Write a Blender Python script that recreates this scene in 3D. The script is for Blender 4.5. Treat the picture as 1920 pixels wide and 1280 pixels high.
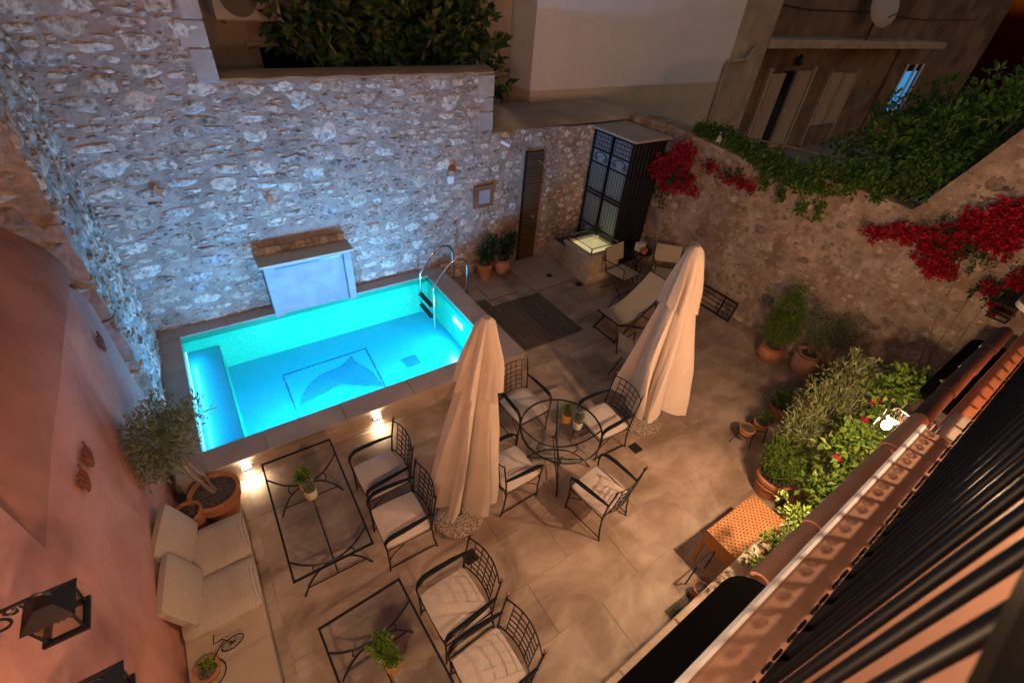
import bpy, math, random
from mathutils import Vector, Matrix, noise
PI = math.pi
rnd = random.Random(7)
for o in list(bpy.data.objects):
    bpy.data.objects.remove(o)
S = bpy.context.scene
COL = S.collection

# ------------------------------------------------------------------ camera
cam = bpy.data.cameras.new('camera')
cam.sensor_width = 36.0
cam.lens = 36.0 * 870.7 / 1920.0
cam.clip_start = 0.02
cam.clip_end = 500
cam.dof.use_dof = True
cam.dof.focus_distance = 6.5
cam.dof.aperture_fstop = 3.2
co = bpy.data.objects.new('camera', cam)
COL.objects.link(co)
co.matrix_world = Matrix(((0.83122, 0.29524, -0.47106, 0.0),
                          (-0.55093, 0.55090, -0.62688, 0.0),
                          (0.07443, 0.78060, 0.62058, 5.0),
                          (0, 0, 0, 1)))
S.camera = co
# ------------------------------------------------------------------ world, sun, exposure
W = bpy.data.worlds.new('World')
S.world = W
W.use_nodes = True
wn = W.node_tree
sky = wn.nodes.new('ShaderNodeTexSky')
sky.sky_type = 'NISHITA'
sky.sun_disc = False
sky.sun_elevation = math.radians(-0.3)
sky.sun_rotation = math.radians(200)
bg = wn.nodes['Background']
wn.links.new(sky.outputs[0], bg.inputs[0])
bg.inputs[1].default_value = 0.15
sun = bpy.data.lights.new('sun', 'SUN')
sun.energy = 0.02
sun.angle = math.radians(15)
sun.color = (0.6, 0.75, 1.0)
so = bpy.data.objects.new('sun', sun)
so.rotation_euler = (math.radians(35), 0, math.radians(-40))
COL.objects.link(so)
vs = S.view_settings
vs.view_transform = 'Standard'
vs.look = 'None'
vs.exposure = 1.1
vs.gamma = 1.0
vs.use_curve_mapping = False

# ------------------------------------------------------------------ materials
MATS = {}
def mat(name, col, rough=0.8, metal=0.0, col2=None, nscale=6.0, ndetail=6.0, bump=0.0, bscale=None,
        rand=None, island=None, emis=None, estr=0.0, stretch=None, spec=0.4, sheen=0.0, extra=None, trans=0.0, mixpos=(0.35, 0.65), stain=None, pos=False):
    m = bpy.data.materials.new(name)
    m.use_nodes = True
    nt = m.node_tree
    N, L = nt.nodes, nt.links
    b = N['Principled BSDF']
    b.inputs['Roughness'].default_value = rough
    b.inputs['Metallic'].default_value = metal
    b.inputs['Specular IOR Level'].default_value = spec
    b.inputs['Base Color'].default_value = (*col, 1)
    if sheen:
        b.inputs['Sheen Weight'].default_value = sheen
    if emis:
        b.inputs['Emission Color'].default_value = (*emis, 1)
        b.inputs['Emission Strength'].default_value = estr
    tc = N.new('ShaderNodeTexCoord')
    vec = tc.outputs['Object']
    if pos:
        gp = N.new('ShaderNodeNewGeometry'); vec = gp.outputs['Position']
    oi = N.new('ShaderNodeObjectInfo')
    if rand is not None or extra == 'shift':
        ad = N.new('ShaderNodeVectorMath'); ad.operation = 'ADD'
        ml = N.new('ShaderNodeVectorMath'); ml.operation = 'SCALE'
        cb = N.new('ShaderNodeCombineXYZ')
        for i in range(3):
            L.new(oi.outputs['Random'], cb.inputs[i])
        L.new(cb.outputs[0], ml.inputs[0]); ml.inputs['Scale'].default_value = 37.0
        L.new(vec, ad.inputs[0]); L.new(ml.outputs[0], ad.inputs[1])
        vec = ad.outputs[0]
    if stretch:
        mp = N.new('ShaderNodeMapping'); mp.inputs['Scale'].default_value = stretch
        L.new(vec, mp.inputs[0]); vec = mp.outputs[0]
    cur = None
    if rand is not None or island is not None:
        rp = N.new('ShaderNodeValToRGB')
        cols = rand if rand is not None else island
        el = rp.color_ramp.elements
        while len(el) < len(cols):
            el.new(0.5)
        for i, c in enumerate(cols):
            el[i].position = i / max(1, len(cols) - 1)
            el[i].color = (*c, 1)
        if rand is not None:
            L.new(oi.outputs['Random'], rp.inputs[0])
        else:
            ge = N.new('ShaderNodeNewGeometry')
            L.new(ge.outputs['Random Per Island'], rp.inputs[0])
        cur = rp.outputs[0]
    if col2 is not None:
        nz = N.new('ShaderNodeTexNoise'); nz.inputs['Scale'].default_value = nscale
        nz.inputs['Detail'].default_value = ndetail; nz.inputs['Roughness'].default_value = 0.62
        L.new(vec, nz.inputs['Vector'])
        mr = N.new('ShaderNodeMapRange'); mr.inputs[1].default_value = mixpos[0]; mr.inputs[2].default_value = mixpos[1]
        L.new(nz.outputs['Fac'], mr.inputs[0])
        mx = N.new('ShaderNodeMix'); mx.data_type = 'RGBA'
        L.new(mr.outputs[0], mx.inputs['Factor'])
        if cur is not None:
            mx2 = N.new('ShaderNodeMix'); mx2.data_type = 'RGBA'; mx2.blend_type = 'MULTIPLY'
            mx2.inputs['Factor'].default_value = 1.0
            mx.inputs['A'].default_value = (*col, 1); mx.inputs['B'].default_value = (*col2, 1)
            L.new(cur, mx2.inputs['A']); L.new(mx.outputs['Result'], mx2.inputs['B'])
            cur = mx2.outputs['Result']
        else:
            mx.inputs['A'].default_value = (*col, 1); mx.inputs['B'].default_value = (*col2, 1)
            cur = mx.outputs['Result']
    if stain:
        ge2 = N.new('ShaderNodeNewGeometry')
        sn = N.new('ShaderNodeTexNoise'); sn.inputs['Scale'].default_value = stain[0]; sn.inputs['Detail'].default_value = 7
        sn.inputs['Roughness'].default_value = 0.6; sn.inputs['Distortion'].default_value = 0.8
        L.new(ge2.outputs['Position'], sn.inputs['Vector'])
        sr = N.new('ShaderNodeMapRange'); sr.inputs[1].default_value = 0.36; sr.inputs[2].default_value = 0.64
        L.new(sn.outputs['Fac'], sr.inputs[0])
        sm_ = N.new('ShaderNodeMix'); sm_.data_type = 'RGBA'
        sm_.inputs['A'].default_value = (*stain[1], 1); sm_.inputs['B'].default_value = (*stain[2], 1)
        L.new(sr.outputs[0], sm_.inputs['Factor'])
        sx_ = N.new('ShaderNodeMix'); sx_.data_type = 'RGBA'; sx_.blend_type = 'MULTIPLY'; sx_.inputs['Factor'].default_value = 1.0
        if cur is not None: L.new(cur, sx_.inputs['A'])
        else: sx_.inputs['A'].default_value = (*col, 1)
        L.new(sm_.outputs['Result'], sx_.inputs['B'])
        cur = sx_.outputs['Result']
    if cur is not None:
        L.new(cur, b.inputs['Base Color'])
    if bump:
        bn = N.new('ShaderNodeTexNoise'); bn.inputs['Scale'].default_value = bscale or nscale * 4
        bn.inputs['Detail'].default_value = 8; bn.inputs['Roughness'].default_value = 0.65
        L.new(vec, bn.inputs['Vector'])
        bp = N.new('ShaderNodeBump'); bp.inputs['Strength'].default_value = min(1.0, bump); bp.inputs['Distance'].default_value = 0.02 * max(1, bump)
        L.new(bn.outputs['Fac'], bp.inputs['Height'])
        L.new(bp.outputs[0], b.inputs['Normal'])
    if trans:
        tb = N.new('ShaderNodeBsdfTranslucent')
        if cur is not None:
            L.new(cur, tb.inputs[0])
        else:
            tb.inputs[0].default_value = (*col, 1)
        ms = N.new('ShaderNodeMixShader'); ms.inputs[0].default_value = trans
        L.new(b.outputs[0], ms.inputs[1]); L.new(tb.outputs[0], ms.inputs[2])
        L.new(ms.outputs[0], N['Material Output'].inputs[0])
    MATS[name] = m
    return m

def glassy(name, tint, ior=1.45, bump=0.0, scale=3.0, rough=0.02, gl=1.0):
    m = bpy.data.materials.new(name); m.use_nodes = True
    nt = m.node_tree; N, L = nt.nodes, nt.links
    N.remove(N['Principled BSDF'])
    t = N.new('ShaderNodeBsdfTransparent'); t.inputs[0].default_value = (*tint, 1)
    g = N.new('ShaderNodeBsdfGlossy'); g.inputs['Roughness'].default_value = rough
    fr = N.new('ShaderNodeLayerWeight'); fr.inputs['Blend'].default_value = 0.5
    f0 = ((ior - 1) / (ior + 1)) ** 2
    pw5 = N.new('ShaderNodeMath'); pw5.operation = 'POWER'; pw5.inputs[1].default_value = 5.0
    L.new(fr.outputs['Facing'], pw5.inputs[0])
    sch = N.new('ShaderNodeMath'); sch.operation = 'MULTIPLY_ADD'; sch.inputs[1].default_value = 1 - f0; sch.inputs[2].default_value = f0
    L.new(pw5.outputs[0], sch.inputs[0])
    ms = N.new('ShaderNodeMixShader')
    mm = N.new('ShaderNodeMath'); mm.operation = 'MULTIPLY'; mm.inputs[1].default_value = gl
    L.new(sch.outputs[0], mm.inputs[0]); L.new(mm.outputs[0], ms.inputs[0])
    L.new(t.outputs[0], ms.inputs[1]); L.new(g.outputs[0], ms.inputs[2])
    L.new(ms.outputs[0], N['Material Output'].inputs[0])
    if bump:
        tc = N.new('ShaderNodeTexCoord')
        nz = N.new('ShaderNodeTexNoise'); nz.inputs['Scale'].default_value = scale; nz.inputs['Detail'].default_value = 3
        L.new(tc.outputs['Object'], nz.inputs['Vector'])
        bp = N.new('ShaderNodeBump'); bp.inputs['Strength'].default_value = bump; bp.inputs['Distance'].default_value = 0.02
        L.new(nz.outputs['Fac'], bp.inputs['Height'])
        L.new(bp.outputs[0], g.inputs['Normal']); L.new(bp.outputs[0], fr.inputs['Normal'])
    MATS[name] = m
    return m

def mosaic(name, ca, cb, grout, tile=0.025, rough=0.25):
    m = mat(name, ca, rough)
    nt = m.node_tree; N, L = nt.nodes, nt.links
    b = N['Principled BSDF']
    tc = N.new('ShaderNodeTexCoord')
    vo = N.new('ShaderNodeTexVoronoi'); vo.distance = 'CHEBYCHEV'
    vo.inputs['Randomness'].default_value = 0.0; vo.inputs['Scale'].default_value = 1 / tile
    L.new(tc.outputs['Object'], vo.inputs['Vector'])
    wn_ = N.new('ShaderNodeTexWhiteNoise'); L.new(vo.outputs['Position'], wn_.inputs['Vector'])
    mx = N.new('ShaderNodeMix'); mx.data_type = 'RGBA'
    mx.inputs['A'].default_value = (*ca, 1); mx.inputs['B'].default_value = (*cb, 1)
    L.new(wn_.outputs['Value'], mx.inputs['Factor'])
    gt = N.new('ShaderNodeMath'); gt.operation = 'GREATER_THAN'; gt.inputs[1].default_value = 0.46
    L.new(vo.outputs['Distance'], gt.inputs[0])
    m2 = N.new('ShaderNodeMix'); m2.data_type = 'RGBA'
    L.new(gt.outputs[0], m2.inputs['Factor']); L.new(mx.outputs['Result'], m2.inputs['A']); m2.inputs['B'].default_value = (*grout, 1)
    L.new(m2.outputs['Result'], b.inputs['Base Color'])
    return m

# stone and plaster
STONE = [(0.52, 0.45, 0.36), (0.40, 0.33, 0.26), (0.60, 0.54, 0.46), (0.25, 0.19, 0.15), (0.47, 0.39, 0.31), (0.64, 0.58, 0.50), (0.38, 0.36, 0.35), (0.48, 0.34, 0.24), (0.58, 0.52, 0.44), (0.55, 0.47, 0.38)]
mat('mortar', (0.32, 0.26, 0.215), 0.95, col2=(0.46, 0.385, 0.325), nscale=7, bump=2.0, bscale=16, stain=(1.3, (0.80, 0.72, 0.66), (1.08, 1.06, 1.05)))
mat('mortar_warm', (0.36, 0.275, 0.21), 0.95, col2=(0.54, 0.455, 0.375), nscale=5, bump=1.6, bscale=13, stain=(1.6, (0.62, 0.52, 0.44), (1.08, 1.05, 1.03)))
mat('stone', (0.52, 0.44, 0.38), 0.9, col2=(1.40, 1.38, 1.34), nscale=13, bump=2.6, bscale=22, rand=STONE, pos=True, mixpos=(0.36, 0.56))
mat('stone_small', (0.55, 0.47, 0.40), 0.9, col2=(1.40, 1.38, 1.34), nscale=16, bump=2.2, bscale=26, island=STONE, pos=True, mixpos=(0.36, 0.56))
STW = [(0.44, 0.36, 0.28), (0.35, 0.28, 0.22), (0.55, 0.48, 0.40), (0.25, 0.20, 0.16), (0.48, 0.40, 0.32), (0.58, 0.51, 0.42)]
mat('stone_warm', (0.62, 0.55, 0.48), 0.9, col2=(1.35, 1.32, 1.26), nscale=12, bump=2.4, bscale=22, rand=STW, pos=True)
mat('stone_warm_small', (0.62, 0.55, 0.48), 0.9, col2=(1.35, 1.32, 1.26), nscale=14, bump=2.0, bscale=24, island=STW, pos=True)
mat('ashlar', (0.34, 0.29, 0.24), 0.9, col2=(0.46, 0.40, 0.34), nscale=5, bump=0.8, bscale=30, extra='shift')
mat('sandstone', (0.40, 0.31, 0.22), 0.88, col2=(0.54, 0.44, 0.33), nscale=4, bump=0.6, bscale=30, extra='shift')
mat('cap_plaster', (0.30, 0.17, 0.095), 0.9, col2=(0.40, 0.24, 0.14), nscale=3, bump=0.7, bscale=14)
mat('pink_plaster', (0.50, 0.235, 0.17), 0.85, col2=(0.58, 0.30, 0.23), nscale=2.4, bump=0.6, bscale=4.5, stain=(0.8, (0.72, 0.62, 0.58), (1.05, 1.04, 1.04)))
mat('shaded_pink_plaster', (0.36, 0.15, 0.095), 0.85, col2=(0.44, 0.20, 0.13), nscale=1.8, bump=0.5, bscale=4, stain=(0.8, (0.7, 0.62, 0.58), (1.05, 1.04, 1.04)))  # same pink plaster, darkened for the weaker light on the shoulder
mat('white_plaster', (0.80, 0.77, 0.78), 0.85, col2=(0.74, 0.70, 0.71), nscale=1.2, bump=0.25, bscale=9)
mat('tan_plaster', (0.52, 0.42, 0.32), 0.9, col2=(0.42, 0.33, 0.25), nscale=1.1, bump=0.3, bscale=8, stain=(0.9, (0.72, 0.66, 0.6), (1.06, 1.05, 1.04)))
mat('warm_lit_plaster', (0.66, 0.53, 0.40), 0.9, col2=(0.58, 0.46, 0.35), nscale=1.1, bump=0.3, bscale=8)  # white wall tinted with the warm courtyard light on its lower part
mat('ochre_plaster', (0.25, 0.175, 0.11), 0.9, col2=(0.165, 0.115, 0.075), nscale=0.9, bump=0.4, bscale=7, stain=(0.7, (0.5, 0.45, 0.42), (1.08, 1.05, 1.03)))
mat('fountain_plaster', (0.30, 0.30, 0.30), 0.8, col2=(0.23, 0.23, 0.235), nscale=3.5, bump=0.4, bscale=12)
mat('slab_stone', (0.42, 0.34, 0.28), 0.8, col2=(0.50, 0.42, 0.35), nscale=2.5, bump=0.3, bscale=25)
mat('balcony_plaster', (0.34, 0.18, 0.115), 0.8, col2=(0.40, 0.225, 0.15), nscale=2.0, bump=0.25, bscale=10)
mat('orange_plaster', (0.42, 0.13, 0.05), 0.8, col2=(0.48, 0.17, 0.07), nscale=2.0, bump=0.25, bscale=10)
mat('floor_tile', (0.31, 0.23, 0.17), 0.6, col2=(0.49, 0.39, 0.30), nscale=2.6, ndetail=9, bump=0.35, bscale=18, extra='shift', stretch=(0.55, 1.5, 1), mixpos=(0.3, 0.7), stain=(1.5, (0.62, 0.55, 0.49), (1.08, 1.06, 1.04)))
mat('grout', (0.35, 0.275, 0.21), 0.9)
mat('coping', (0.34, 0.275, 0.23), 0.6, col2=(0.43, 0.36, 0.31), nscale=2.5, bump=0.3, bscale=20, extra='shift', stretch=(0.6, 1.3, 1))
mat('riser', (0.33, 0.25, 0.18), 0.7, col2=(0.45, 0.36, 0.28), nscale=3, bump=0.9, bscale=26, extra='shift', stretch=(0.6, 1, 1.6))
mat('tray', (0.44, 0.35, 0.26), 0.6, col2=(0.38, 0.30, 0.22), nscale=2.5, bump=0.2, bscale=25)
mosaic('mosaic_wall', (0.003, 0.36, 0.19), (0.012, 0.44, 0.22), (0.012, 0.42, 0.22))
mosaic('mosaic_floor', (0.004, 0.38, 0.46), (0.008, 0.43, 0.49), (0.006, 0.41, 0.48))
mosaic('mosaic_bench', (0.008, 0.40, 0.52), (0.015, 0.46, 0.55), (0.04, 0.52, 0.58))
mat('mosaic_dark', (0.0, 0.10, 0.22), 0.3, island=[(0.0, 0.07, 0.13), (0.0, 0.13, 0.20)])
mat('mosaic_blue', (0.0, 0.3, 0.6), 0.3, island=[(0.0, 0.22, 0.32), (0.004, 0.31, 0.37), (0.004, 0.29, 0.41)])
glassy('water', (0.90, 0.98, 1.0), 1.33, bump=0.10, scale=2.2, rough=0.0)
glassy('glass', (0.965, 0.975, 0.97), 1.45)
glassy('lantern_glass', (0.80, 0.78, 0.74), 1.5, rough=0.08)
mat('iron', (0.010, 0.011, 0.014), 0.42, 0.3, spec=0.5)
mat('railing_iron', (0.0025, 0.003, 0.005), 0.45, 0.0, spec=0.08)
mat('iron_worn', (0.030, 0.020, 0.014), 0.5, 0.4)
mat('iron_blue', (0.012, 0.022, 0.032), 0.5, 0.2)
mat('chrome', (0.75, 0.77, 0.8), 0.12, 1.0)
mat('copper', (0.45, 0.22, 0.12), 0.35, 0.9)
mat('terracotta', (0.36, 0.135, 0.06), 0.8, col2=(0.46, 0.20, 0.10), nscale=5, bump=0.3, bscale=20, extra='shift')
mat('terracotta_pale', (0.50, 0.25, 0.155), 0.8, col2=(0.58, 0.33, 0.22), nscale=4, bump=0.3, bscale=20, extra='shift')
mat('clay_dark', (0.13, 0.040, 0.016), 0.8, col2=(0.20, 0.065, 0.028), nscale=8)
mat('brown_pipe', (0.06, 0.032, 0.025), 0.7, col2=(0.09, 0.05, 0.038), nscale=5, bump=0.3, bscale=20)
mat('soil', (0.05, 0.035, 0.025), 0.95, col2=(0.20, 0.16, 0.13), nscale=40, bump=1.5, bscale=60)
mat('cushion', (0.54, 0.455, 0.39), 0.9, col2=(0.57, 0.485, 0.415), nscale=5, bump=0.6, bscale=4, sheen=0.2, extra='shift', stretch=(1, 2.2, 1))
mat('canvas', (0.50, 0.42, 0.335), 0.85, col2=(0.56, 0.475, 0.385), nscale=2.5, bump=0.4, bscale=9, sheen=0.2)
mat('canvas_smooth', (0.58, 0.49, 0.40), 0.85, col2=(0.53, 0.45, 0.365), nscale=2.0, bump=0.2, bscale=6, sheen=0.2)
mat('sling', (0.44, 0.385, 0.275), 0.85, col2=(0.39, 0.34, 0.24), nscale=4, bump=0.2, bscale=60)
mat('deck_wood', (0.085, 0.065, 0.045), 0.75, col2=(0.14, 0.105, 0.07), nscale=5, bump=0.5, bscale=20, extra='shift', stretch=(6, 0.6, 6))
mat('slat_wood', (0.07, 0.042, 0.021), 0.7, col2=(0.15, 0.09, 0.048), nscale=6, bump=0.4, bscale=20, extra='shift', stretch=(0.6, 6, 6))
mat('box_wood', (0.17, 0.085, 0.035), 0.6, col2=(0.24, 0.13, 0.06), nscale=6, bump=0.2, stretch=(1, 5, 5))
mat('door_wood', (0.46, 0.35, 0.24), 0.8, col2=(0.34, 0.25, 0.17), nscale=3, bump=0.3, stretch=(4, 4, 0.6))
mat('panel_grey', (0.33, 0.35, 0.40), 0.3)
mat('bark', (0.22, 0.17, 0.125), 0.9, col2=(0.34, 0.28, 0.22), nscale=9, bump=0.8, bscale=30)
mat('pebble', (0.15, 0.11, 0.08), 0.7, col2=(0.58, 0.46, 0.35), nscale=55, ndetail=3, bump=1.2, bscale=70, mixpos=(0.42, 0.58))
mat('black_canvas', (0.002, 0.0022, 0.003), 0.95, spec=0.05)
mat('dark_metal', (0.06, 0.055, 0.05), 0.5, 0.6)
mat('white_paint', (0.78, 0.78, 0.78), 0.5)
mat('aircon_white', (0.46, 0.42, 0.38), 0.6)
mat('yellow_glaze', (0.62, 0.33, 0.05), 0.35)
mat('pale_glaze', (0.50, 0.50, 0.38), 0.35)
mat('rattan', (0.42, 0.19, 0.06), 0.6, col2=(0.33, 0.14, 0.045), nscale=20, bump=0.4, bscale=50)
mat('bulb_glow', (1, 0.9, 0.75), 0.5, emis=(1.0, 0.80, 0.52), estr=24)
mat('lamp_glow', (1, 0.9, 0.75), 0.5, emis=(1.0, 0.88, 0.68), estr=14)
mat('pool_glow', (0.8, 0.95, 1), 0.5, emis=(0.25, 0.85, 1.0), estr=0.9)
mat('well_glow', (1, 0.9, 0.6), 0.5, emis=(1.0, 0.82, 0.40), estr=0.22)
mat('window_glow', (0.1, 0.4, 0.7), 0.3, emis=(0.03, 0.30, 0.72), estr=0.36)
mat('dark_glass', (0.01, 0.012, 0.015), 0.1)
mat('cat_white', (0.42, 0.39, 0.35), 0.9)
mat('cat_dark', (0.035, 0.03, 0.028), 0.9)
mat('red_toy', (0.5, 0.08, 0.03), 0.5)
def leafmat(name, cols, tr=0.25, rough=0.5):
    mat(name, cols[0], rough, island=cols, trans=tr, spec=0.35)
leafmat('leaf_fig', [(0.025, 0.065, 0.03), (0.04, 0.09, 0.035), (0.08, 0.13, 0.04), (0.22, 0.24, 0.06)])
leafmat('leaf_vine', [(0.045, 0.11, 0.015), (0.09, 0.19, 0.025), (0.14, 0.25, 0.035), (0.06, 0.13, 0.02)])
leafmat('leaf_olive', [(0.11, 0.145, 0.07), (0.18, 0.22, 0.11), (0.28, 0.32, 0.20), (0.07, 0.10, 0.045)])
leafmat('leaf_olive_green', [(0.15, 0.19, 0.06), (0.24, 0.28, 0.10), (0.34, 0.38, 0.17), (0.12, 0.15, 0.05)])
leafmat('leaf_bush', [(0.06, 0.12, 0.02), (0.11, 0.19, 0.025), (0.17, 0.25, 0.03)])
leafmat('leaf_hibiscus', [(0.045, 0.11, 0.015), (0.10, 0.19, 0.025), (0.18, 0.25, 0.03), (0.06, 0.12, 0.02)])
leafmat('leaf_dark', [(0.02, 0.05, 0.015), (0.035, 0.075, 0.02), (0.05, 0.09, 0.025)])
leafmat('petal', [(0.36, 0.008, 0.035), (0.62, 0.018, 0.04), (0.25, 0.006, 0.04), (0.55, 0.014, 0.02), (0.68, 0.05, 0.09)], tr=0.35)
def wicker(name, ca, cb, sc):
    m = mat(name, ca, 0.9, sheen=0.1)
    nt = m.node_tree; N, L = nt.nodes, nt.links
    tc = N.new('ShaderNodeTexCoord')
    br = N.new('ShaderNodeTexBrick')
    br.inputs['Scale'].default_value = sc; br.inputs['Color1'].default_value = (*ca, 1)
    br.inputs['Color2'].default_value = (*[c * 0.88 for c in ca], 1); br.inputs['Mortar'].default_value = (*cb, 1)
    br.inputs['Mortar Size'].default_value = 0.07; br.inputs['Brick Width'].default_value = 0.7; br.inputs['Row Height'].default_value = 0.38
    mp = N.new('ShaderNodeVectorMath'); mp.operation = 'MULTIPLY_ADD'
    sx = N.new('ShaderNodeSeparateXYZ'); cx = N.new('ShaderNodeCombineXYZ'); aa = N.new('ShaderNodeMath'); aa.operation = 'ADD'
    L.new(tc.outputs['Object'], sx.inputs[0]); L.new(sx.outputs[0], aa.inputs[0]); L.new(sx.outputs[2], aa.inputs[1])
    L.new(sx.outputs[1], cx.inputs[0]); L.new(aa.outputs[0], cx.inputs[1])
    L.new(cx.outputs[0], br.inputs['Vector'])
    L.new(br.outputs['Color'], N['Principled BSDF'].inputs['Base Color'])
    bp = N.new('ShaderNodeBump'); bp.inputs['Strength'].default_value = 0.5; bp.inputs['Distance'].default_value = 0.006; bp.invert = True
    L.new(br.outputs['Fac'], bp.inputs['Height']); L.new(bp.outputs[0], N['Principled BSDF'].inputs['Normal'])
wicker('weave', (0.54, 0.46, 0.375), (0.30, 0.245, 0.19), 34)

# ------------------------------------------------------------------ mesh helpers
class MB:
    def __init__(s):
        s.v, s.f = [], []
    def add(s, v, f):
        n = len(s.v); s.v += [tuple(p) for p in v]; s.f += [tuple(i + n for i in q) for q in f]; return s
    def box(s, x0, x1, y0, y1, z0, z1, bev=0.0, M=None):
        if bev <= 0:
            v = [(x, y, z) for z in (z0, z1) for y in (y0, y1) for x in (x0, x1)]
            f = [(0, 2, 3, 1), (4, 5, 7, 6), (0, 1, 5, 4), (2, 6, 7, 3), (0, 4, 6, 2), (1, 3, 7, 5)]
        else:
            b = bev
            v = []
            for (z, e) in ((z0, b), (z0 + b, 0), (z1 - b, 0), (z1, b)):
                v += [(x0 + e, y0 + e, z), (x1 - e, y0 + e, z), (x1 - e, y1 - e, z), (x0 + e, y1 - e, z)]
            f = [(3, 2, 1, 0), (12, 13, 14, 15)]
            for k in range(3):
                for i in range(4):
                    j = (i + 1) % 4
                    f.append((4 * k + i, 4 * k + j, 4 * k + 4 + j, 4 * k + 4 + i))
        if M is not None:
            v = [M @ Vector(p) for p in v]
        return s.add(v, f)
    def tube(s, pts, r, n=6, closed=False, flat=None):
        pts = [Vector(p) for p in pts]; m = len(pts)
        rr = r if isinstance(r, (list, tuple)) else [r] * m
        v, f = [], []
        prev = None
        for i, p in enumerate(pts):
            if closed:
                t = pts[(i + 1) % m] - pts[i - 1]
            else:
                t = pts[min(i + 1, m - 1)] - pts[max(i - 1, 0)]
            t.normalize()
            if prev is None:
                a = Vector((0, 0, 1)) if abs(t.z) < 0.9 else Vector((1, 0, 0))
                u = t.cross(a).normalized()
            else:
                u = (prev - t * prev.dot(t))
                u = u.normalized() if u.length > 1e-6 else prev
            prev = u
            w = t.cross(u)
            for k in range(n):
                an = 2 * PI * (k + 0.5) / n
                a1, b1 = math.cos(an) * rr[i], math.sin(an) * rr[i]
                if flat:
                    a1, b1 = a1 * flat[0], b1 * flat[1]
                v.append(p + u * a1 + w * b1)
        for i in range(m if closed else m - 1):
            j = (i + 1) % m
            for k in range(n):
                l = (k + 1) % n
                f.append((i * n + k, i * n + l, j * n + l, j * n + k))
        if not closed:
            f.append(tuple(range(n - 1, -1, -1))); f.append(tuple((m - 1) * n + k for k in range(n)))
        return s.add(v, f)
    def lathe(s, prof, n=20, c=(0, 0, 0), wob=None):
        v, f = [], []
        for (r, z) in prof:
            for k in range(n):
                a = 2 * PI * k / n
                q = r * (wob(a, z) if wob else 1)
                v.append((c[0] + q * math.cos(a), c[1] + q * math.sin(a), c[2] + z))
        for i in range(len(prof) - 1):
            for k in range(n):
                l = (k + 1) % n
                f.append((i * n + k, i * n + l, (i + 1) * n + l, (i + 1) * n + k))
        f.append(tuple(range(n - 1, -1, -1))); f.append(tuple((len(prof) - 1) * n + k for k in range(n)))
        return s.add(v, f)
    def ball(s, c, r, n=8, sz=1.0):
        prof = [(r * math.sin(PI * i / 6) + 1e-4, -r * sz * math.cos(PI * i / 6)) for i in range(7)]
        return s.lathe(prof, n, c)
    def prism(s, poly, y0, y1, axis='y'):
        n = len(poly)
        if axis == 'y':
            v = [(a, y0, b) for a, b in poly] + [(a, y1, b) for a, b in poly]
        elif axis == 'x':
            v = [(y0, a, b) for a, b in poly] + [(y1, a, b) for a, b in poly]
        else:
            v = [(a, b, y0) for a, b in poly] + [(a, b, y1) for a, b in poly]
        f = [tuple(range(n - 1, -1, -1)), tuple(range(n, 2 * n))]
        f += [(i, (i + 1) % n, n + (i + 1) % n, n + i) for i in range(n)]
        return s.add(v, f)
    def mesh(s, name, m, smooth=False):
        me = bpy.data.meshes.new(name)
        me.from_pydata(s.v, [], s.f)
        me.update()
        import bmesh as _b
        bm = _b.new(); bm.from_mesh(me)
        _b.ops.recalc_face_normals(bm, faces=bm.faces)
        bm.to_mesh(me); bm.free()
        if smooth:
            me.polygons.foreach_set('use_smooth', [True] * len(me.polygons))
            try:
                me.set_sharp_from_angle(angle=math.radians(42))
            except Exception:
                pass
        me.materials.append(MATS[m])
        return me
    def obj(s, name, m, parent=None, smooth=False, loc=None, rot=None):
        return link(name, s.mesh(name, m, smooth), parent, loc, rot)

def link(name, me, parent=None, loc=None, rot=None):
    o = bpy.data.objects.new(name, me); COL.objects.link(o)
    if parent:
        o.parent = parent
    if loc:
        o.location = loc
    if rot:
        o.rotation_euler = rot
    return o
def tag(o, label=None, cat=None, group=None, kind=None):
    if label: o['label'] = label
    if cat: o['category'] = cat
    if group: o['group'] = group
    if kind: o['kind'] = kind
    return o
def thing(name, label, cat, loc=(0, 0, 0), rz=0, group=None):
    o = bpy.data.objects.new(name, None); COL.objects.link(o)
    o.empty_display_size = 0.1
    o.location = loc; o.rotation_euler = (0, 0, rz)
    return tag(o, label, cat, group)
def kids(o):
    return [c for c in bpy.data.objects if c.parent == o]
def dup(root, loc, rz, label=None, group=None):
    def cp(o, par):
        c = o.copy(); COL.objects.link(c); c.parent = par
        for k in kids(o):
            cp(k, c)
        return c
    r = cp(root, None)
    r.location = loc; r.rotation_euler = (0, 0, rz)
    if label: r['label'] = label
    if group: r['group'] = group
    return r
def lamp(name, kind, loc, energy, color, size=0.05, parent=None, rot=None, sizey=None, spot=None, blend=0.6):
    d = bpy.data.lights.new(name, kind); d.energy = energy * 0.5; d.color = color
    if kind == 'AREA':
        d.size = size
        if sizey:
            d.shape = 'RECTANGLE'; d.size_y = sizey
    else:
        d.shadow_soft_size = size
    if spot:
        d.spot_size = spot; d.spot_blend = blend
    o = bpy.data.objects.new(name, d); COL.objects.link(o)
    o.location = loc
    if rot: o.rotation_euler = rot
    if parent: o.parent = parent
    return o
def arc(c, rx, rz, a0, a1, n, plane='xz'):
    out = []
    for i in range(n + 1):
        a = a0 + (a1 - a0) * i / n
        x, z = rx * math.cos(a), rz * math.sin(a)
        out.append((c[0] + x, c[1], c[2] + z) if plane == 'xz' else (c[0], c[1] + x, c[2] + z) if plane == 'yz' else (c[0] + x, c[1] + z, c[2]))
    return out
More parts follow.
